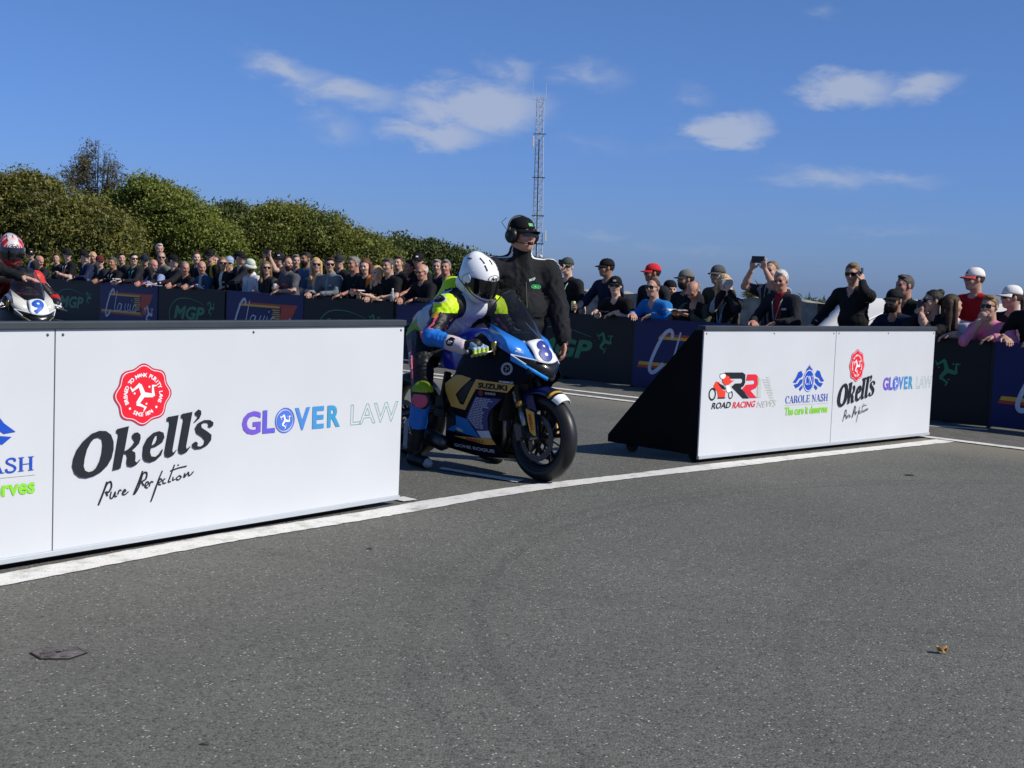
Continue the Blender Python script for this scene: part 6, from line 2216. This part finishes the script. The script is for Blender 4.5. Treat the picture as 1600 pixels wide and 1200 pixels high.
sp_(249, 390, 1.3, 10, 'down', '191b1f', 'tall white-haired man at the back of the left-hand crowd', ('short', 'white'), None, None, 'ruddy')
sp_(252, 403, .9, 5, 'down', '5d6257', 'balding man in sunglasses and a grey-green shirt', ('receding', 'grey'), None, True, 'mid')
sp_(240, 415, .25, 35, 'rest', '25282e', 'bald grey-bearded man with blue checked sleeves leaning on the fence', ('fringe', 'grey'), None, None, 'ruddy', beard='grey', patch=('7f8fb5', lambda f, l, u: np.abs(l) > .19), pitch=10, lean=.18)
sp_(271, 408, .5, 60, 'rest', '1b1c20', 'man in black with a black cap looking right past the bearded man', ('short', 'black'), ('0e0f11',), None, 'pale')
sp_(289, 419, .25, 20, 'rest', '101115', 'red-faced man in a black top with short grey hair', ('receding', 'grey'), None, None, 'ruddy', 'short', pitch=12)
sp_(307, 403, 1.0, 10, 'down', '202329', 'person with dark curly hair standing behind the blue jacket', ('curly', 'brown'), None, None, 'pale')
sp_(315, 418, .25, 15, 'rest', '2c4058', 'balding man in a blue jacket leaning on the fence', ('fringe', 'grey'), None, None, 'ruddy', girth=1.15, inner='8fa3b5', pitch=10, lean=.15)
sp_(328, 400, 1.0, 0, 'down', '14161a', 'man in a dark cap and black top with a yellow strip', ('short', 'black'), ('131418',), None, 'mid', patch=('b9a030', lambda f, l, u: (np.abs(l - .1) < .03)))
sp_(348, 412, .4, 5, 'down', '17181b', 'woman with light brown bob and sunglasses in a black leather jacket', ('bob', 'fair'), None, True, 'mid', inner='c3c4c6', s=.95)
sp_(358, 411, 1.0, -10, 'down', '23262c', 'spectator in a blue and white cap peeping between leather jacket and bucket hat', ('short', 'brown'), ('8d9bb8',), True, 'mid')
sp_(375, 403, .5, 60, ('rest', 'down'), '1f2026', 'man in black with a black cap, next left of the bucket hat', ('short', 'black'), ('101114',), None, 'mid')
sp_(391, 416, .3, 25, 'down', 'c4c6cc', 'bearded man in a white patterned bucket hat and pale jacket', ('short', 'brown'), ('b9bfb0', None, 'bucket'), None, 'mid', beard='brown', pitch=14, girth=1.15)
h21 = sp_(436, 405, 1.1, -5, 'up', '22252b', 'man in cap and sunglasses taking a picture with both arms raised, left crowd', ('short', 'black'), ('1a1c20', None, 'cap', 'b9b9b9'), True, 'mid', 'short')
sp_(416, 419, .3, 8, 'cross', '3a3a3a', 'woman with long light brown hair and sunglasses in a dark patterned top', ('long', 'fair'), None, True, 'mid', striped='121214', sfreq=75, sth=-.1, s=.94)
h23 = sp_(449, 412, .3, 40, ('rest', 'chest'), '4a4d52', 'heavy bearded man in a grey T-shirt with a faded red print', ('receding', 'brown'), None, None, 'mid', 'short', beard='brown', girth=1.3, shw=.2, print=('8a4040', .10, .14, .19))
sp_(478, 405, .8, -50, 'down', '3d5a80', 'dark-bearded man in a blue shirt looking left', ('short', 'black'), None, None, 'tan', 'short', beard='black')
sp_(494, 414, .3, 5, 'cross', '63666a', 'blond woman in sunglasses and grey cardigan with folded arms', ('long', 'blond'), None, True, 'mid', inner='c79a80', s=.95)
sp_(515, 414, .3, 8, 'rest', '6a7075', 'man in sunglasses and a grey fleece with hands on the fence', ('short', 'brown'), None, True, 'mid', girth=1.15, inner='6f8f90', open=.03)
sp_(553, 413, .4, -55, ('rest', 'cross'), '15161a', 'grey-haired man with bare shoulders turned left beside the auburn-haired woman', ('short', 'grey'), None, None, 'ruddy', 'short')
h28 = sp_(571, 416, .3, -25, 'chest', '141418', 'auburn-haired woman in a black and orange top', ('bob', 'auburn'), None, None, 'pale', s=.95, patch=('c9702a', lambda f, l, u: (l > .07) & (u > -.16)), pitch=12)
h29 = sp_(588, 427, .25, -35, 'book', '121316', 'blond woman in black holding an orange leaflet', ('long', 'blond'), None, None, 'pale', 'short', s=.93)
sp_(607, 416, .3, -45, 'rest', '111215', 'grey-haired man in a black jacket looking left, beside the white board corner', ('short', 'dgrey'), None, None, 'mid', 'short', girth=1.15)
sp_(641, 418, .9, -70, ('rest', 'down'), '131418', 'man turned left behind the rider, red band on his sleeve', ('short', 'brown'), None, None, 'ruddy', 'short', patch=('a02028', lambda f, l, u: (np.abs(l) > .2) & (u < -.2)))
sp_(653, 408, .9, -10, 'down', '16171b', 'man in a white-badged black cap behind the bald man with glasses', ('short', 'black'), ('121316', None, 'cap', 'd9d9d9'), None, 'mid')
sp_(659, 425, .3, -40, 'rest', '131418', 'bald man with glasses and white hair in a black jacket with red collar', ('fringe', 'white'), None, 'clear', 'ruddy', pitch=12, lean=.16)
sp_(696, 418, .9, -15, 'down', '17181c', 'red-faced man looking over the shoulder of the bent rider', ('short', 'grey'), None, None, 'ruddy')
# ---- right-hand crowd
h34 = sp_(886, 417, .5, -20, ('down', 'face'), '1c1d20', 'man in a black T-shirt and grey cap photographing with a phone', ('short', 'grey'), ('3d4240',), None, 'pale', 'short', girth=1.2, lanyard='a9c9bd', s=1.0)
h35 = sp_(947, 419, .55, -70, ('down', 'can'), '1a2238', 'man in a navy jacket and black cap turned left, holding a can', ('short', 'black'), ('131418',), 'clear', 'tan', body=-45)
h36 = sp_(961, 447, .18, -5, 'rest', '0f1012', 'man with a moustache, black cap and sunglasses leaning on the fence in black', ('short', 'brown'), ('101114', None, 'cap', '8f8f8f'), True, 'pale', 'short', beard=None, girth=1.15, lean=.26)
sp_(1019, 427, .7, -70, 'down', '24262b', 'man in a red cap looking left behind the blue sweatshirt', ('short', 'black'), ('c0282e',), 'clear', 'tan')
h38 = sp_(1020, 450, .2, -30, 'rest', '1f6db0', 'smiling man in a bright blue sweatshirt and sunglasses', ('receding', 'brown'), None, True, 'mid', girth=1.15, print=('8fae7a', .10, .17, .22), lean=.24)
sp_(1047, 453, .9, 20, 'down', 'c9b56a', 'person in a black beanie and yellow jacket, small between two men', None, ('121418', None, 'beanie'), None, 'mid', s=.85)
sp_(1071, 437, .6, -65, 'down', '1d1e22', 'bearded man in a grey cap looking left', ('short', 'black'), ('6a6b66', '33342f'), None, 'tan', 'short', beard='black')
h41 = sp_(1084, 455, .2, -35, 'book', '3f4336', 'bald man in an olive shirt and black waistcoat reading a magazine', ('fringe', 'grey'), None, None, 'ruddy', 'long', pitch=38, patch=('101113', lambda f, l, u: (np.abs(l) < .15) & (np.abs(l) > .035)), girth=1.1, lean=.26)
sp_(1121, 430, .9, -40, 'down', '4a4a36', 'person in a grey cap and olive jacket behind the blond woman', ('short', 'grey'), ('4a4d4c',), None, 'mid')
h43 = sp_(1132, 444, .35, 10, 'face', '191a1e', 'blond woman in sunglasses and a black coat holding up a phone', ('long', 'blond'), None, True, 'pale', s=.96, lanyard='8fb9c4', inner='8a8c90', open=.03)
h44 = sp_(1205, 424, .6, -25, 'up', '2b2e35', 'man raising a phone in both hands, striped shirt with one red sleeve', ('receding', 'fair'), None, None, 'mid', 'short', striped='8d9096', sfreq=85, sth=.5)
sp_(1220, 438, .3, -20, 'rest', '1c1f26', 'white-haired man in a black jacket over a red shirt', ('short', 'white'), None, None, 'ruddy', inner='8f1f2a', lanyard='7f9a94', open=.06, pitch=12)
h46 = sp_(1332, 428, .3, -15, ('ear', (np3((.30, -.36, .95)), np3((.5, -.3, -.8)), np3((-1, 0, 0)))), '17181b', 'big man in a black jacket and sunglasses talking on a phone', ('short', 'fair'), None, True, 'mid', girth=1.2, shw=.205, pitch=8, patch=('8d8d8f', lambda f, l, u: (l > .2) & (u > -.20) & (u < -.10) & (np.sin(190 * u) > .6)))
sp_(1413, 447, .6, -50, 'down', '14211d', 'man with short grey hair looking left behind the black cap', ('short', 'dgrey'), None, None, 'ruddy')
sp_(1397, 470, .18, -35, 'rest', '141c33', 'bearded man in a black cap, sunglasses and navy jacket leaning low', ('short', 'black'), ('17181c',), True, 'tan', beard='black', lean=.28)
h49 = sp_(1457, 471, .22, -65, 'mouth', '1b1c20', 'woman with a dark bun and sunglasses holding a cup to her mouth', ('bun', 'black'), None, True, 'mid', s=.95, lean=.2)
sp_(1488, 478, .3, 120, 'rest', 'b9bac4', 'woman with long brown hair turned away, pale short-sleeved top', ('long', 'brown'), None, None, 'mid', 'short', s=.95, lean=.15)
sp_(1522, 437, .6, -60, ('cross', 'cross'), '9a1c22', 'man in a red shirt and white and red cap standing tall', ('short', 'brown'), ('d3d0cc', 'b4474a', 'cap', 'c0333a'), True, 'mid', body=-35)
sp_(1546, 480, .2, -25, ('rest', 'mouth'), 'c77a9a', 'woman in a pink sweater and sunglasses with her hand at her mouth', ('short', 'fair'), None, True, 'mid', girth=1.1, s=.97, lean=.22)
sp_(1580, 465, .6, -65, 'down', '1d2026', 'woman in a white cap looking left behind the pink sweater', ('ponytail', 'brown'), ('d6d6d2',), True, 'mid', s=.97, patch=('c9c9c9', lambda f, l, u: np.abs(l - .12) < .02))
sp_(1612, 462, .2, -30, 'rest', '101115', 'man in a black T-shirt cut off by the right edge', ('short', 'brown'), None, None, 'mid', 'short', girth=1.15, lean=.24)
# a few more heads in the back rows of the left crowd
for px, py, off, gz, col, hr, cp, lb in ((20, 402, 1.3, 10, '24272c', ('short', 'grey'), None, 'grey-haired man behind the red helmet'), (88, 404, 1.5, -10, '1b1d22', ('short', 'brown'), None, 'brown-haired man left of the black printed T-shirt'), (190, 404, 1.5, 5, '20242a', ('short', 'brown'), None, 'brown-haired person far back between two dark jackets'),
                                         (226, 407, 1.4, 20, '1a1c20', ('short', 'black'), ('1b2436',), 'person in a navy cap far back left of the bearded man'), (337, 408, 1.5, -20, '2a2a2c', ('bob', 'brown'), None, 'brown-haired woman far back right of the yellow strip'), (462, 408, 1.5, 15, '22242a', ('short', 'grey'), None, 'grey-haired man far back right of the heavy bearded man'),
                                         (530, 409, 1.4, -15, '1c1e24', ('short', 'brown'), ('2a2c30',), 'man in a dark grey cap far back right of the grey fleece'), (622, 411, 1.4, -20, '191b1f', ('short', 'brown'), None, 'brown-haired man far back near the board corner'), (683, 417, 1.5, -10, '1c1d22', ('short', 'grey'), None, 'man far back left of the rider\'s hump')):
    sp_(px, py, off, gz, 'down', col, lb, hr, cp, None, 'mid')

# ---------------------------------------------------------------- things the spectators hold
PH = mat('phone_black', (.01, .01, .012), .25, spec=.6)


def slab_thing(name, label, cat, p, yaw, half, m, tilt=0., part=None, group='phones and cameras in the crowd'):
    o = MB().box((0, 0, 0), half).build(name, m, None, bevel=.004)
    o.location = p
    o.rotation_euler = (0, tilt, yaw)
    tag(o, label, cat, group)
    if part: MB().box((half[0] + .0015, 0, 0), (.001, half[1] * .85, half[2] * .88)).build('screen', part, o)
    return o


mid = lambda h: (h['L'] + h['R']) / 2
slab_thing('phone', 'black phone held before the face under the grey cap', 'phone', h34['R'] + Vector((0, 0, .03)), h34['gaze'], (.005, .038, .075), PH)
slab_thing('phone', 'pale phone held up by the blond woman in sunglasses', 'phone', mid(h43) + Vector((0, 0, .03)), h43['gaze'], (.005, .075, .038), mat('phone_pale', hexlin('a8a59c'), .4))
slab_thing('phone', 'black phone held sideways in both raised hands, right crowd', 'phone', mid(h44) + Vector((0, 0, .03)), h44['gaze'], (.005, .085, .042), PH)
slab_thing('phone', 'phone in the raised hands of the left-crowd photographer', 'phone', mid(h21) + Vector((0, 0, .03)), h21['gaze'], (.005, .075, .038), PH)
slab_thing('phone', 'phone at the ear of the big man in black', 'phone', h46['L'] + Vector((0, 0, .0)), h46['gaze'] + R(90), (.005, .037, .075), PH)
slab_thing('phone', 'phone in the hands of the man with the moustache', 'phone', mid(h36) + Vector((0, 0, .03)), h36['yaw'], (.037, .075, .005), PH, .2)
cm = empty('camera', mid(h3) + Vector((0, 0, -.01)), h3['yaw'], 'black camera with strap in the hands of the man in the printed T-shirt', 'camera', 'phones and cameras in the crowd')
MB().box((0, 0, 0), (.03, .065, .045)).build('camera_body', PH, cm, bevel=.008)
MB().lathe([(0, 0), (.033, 0), (.035, .07), (.03, .075), (0, .07)], (.03, 0, -.005), (1, 0, 0), 16).build('lens', PH, cm)


def booklet(label, p, yaw, m1, m2, w=.13, h=.2):
    t = empty('booklet', p, yaw, label, 'booklet', 'papers held over the fence')
    for s in (-1, 1):
        P = [[(-h / 2 + h * i / 4, s * w * j / 5, .03 * math.sin(math.pi * j / 6) + .0) for j in range(6)] for i in range(5)]
        MB().grid(P).build('page', m1 if s < 0 else m2, t, smooth=True, solid=.003)
    return t


pg = mat('printed_page', (.45, .45, .43), .5, var=.6, vscale=22)
b1 = booklet('open magazine held over the fence by the bald man', mid(h41) + Vector((-.05, -.05, .03)), h41['yaw'], pg, mat('printed_page_dark', (.16, .17, .2), .5, var=.7, vscale=25))
b2 = booklet('orange and white leaflet held by the blond woman in black', mid(h29) + Vector((-.02, -.02, .04)), h29['yaw'], mat('leaflet', hexlin('c9582e'), .5, var=.3, vscale=20), pg, .09, .14)
b3 = booklet('white programme in the hands of the man with the teal lanyard', mid(h8) + Vector((0, 0, .04)), h8['yaw'], pg, pg, .08, .13)


def bottle(label, p, m, cat='bottle', h=.2, r_=.03, neck=True):
    t = empty(cat, p, 0, label, cat, 'drinks held at the fence')
    prof = [(0, 0), (r_, 0), (r_, h * .62), (r_ * .45, h * .82), (r_ * .42, h * .9), (0, h * .9)] if neck else [(0, 0), (r_ * .85, 0), (r_, .012), (r_, h - .012), (r_ * .85, h), (0, h)]
    MB().lathe(prof, (0, 0, 0), (0, 0, 1), 16).build('vessel', m, t, smooth=True)
    if neck: MB().lathe([(0, h), (r_ * .48, h), (r_ * .48, h * .88), (0, h * .88)], (0, 0, 0), (0, 0, 1), 12).build('bottle_cap', mat('print_white', (.8, .82, .84)), t)
    return t


q = behind(613, 470, .02)
bottle('clear plastic bottle with white cap standing on the fence rail', (q.x, q.y, FH + .002), mat('clear_plastic', (.55, .58, .6), .15, spec=.6, alpha=.6))
q = h35['R']
bottle('yellowish drinks can in the hand of the navy-jacketed man', (q.x, q.y, q.z - .05), mat('can_yellow', hexlin('b9b98a'), .35, .4, var=.3, vscale=30), 'can', .13, .032, False)
q = mid(h49)
bottle('dark cup held to the mouth of the woman with the bun', (q.x, q.y, q.z - .03), mat('cup_dark', (.03, .03, .035), .5), 'cup', .11, .036, False)
q = h23['R']
bottle('pale paper cup in the hand of the heavy bearded man', (q.x, q.y, q.z - .04), mat('cup_pale', (.5, .5, .48), .5), 'cup', .1, .036, False)
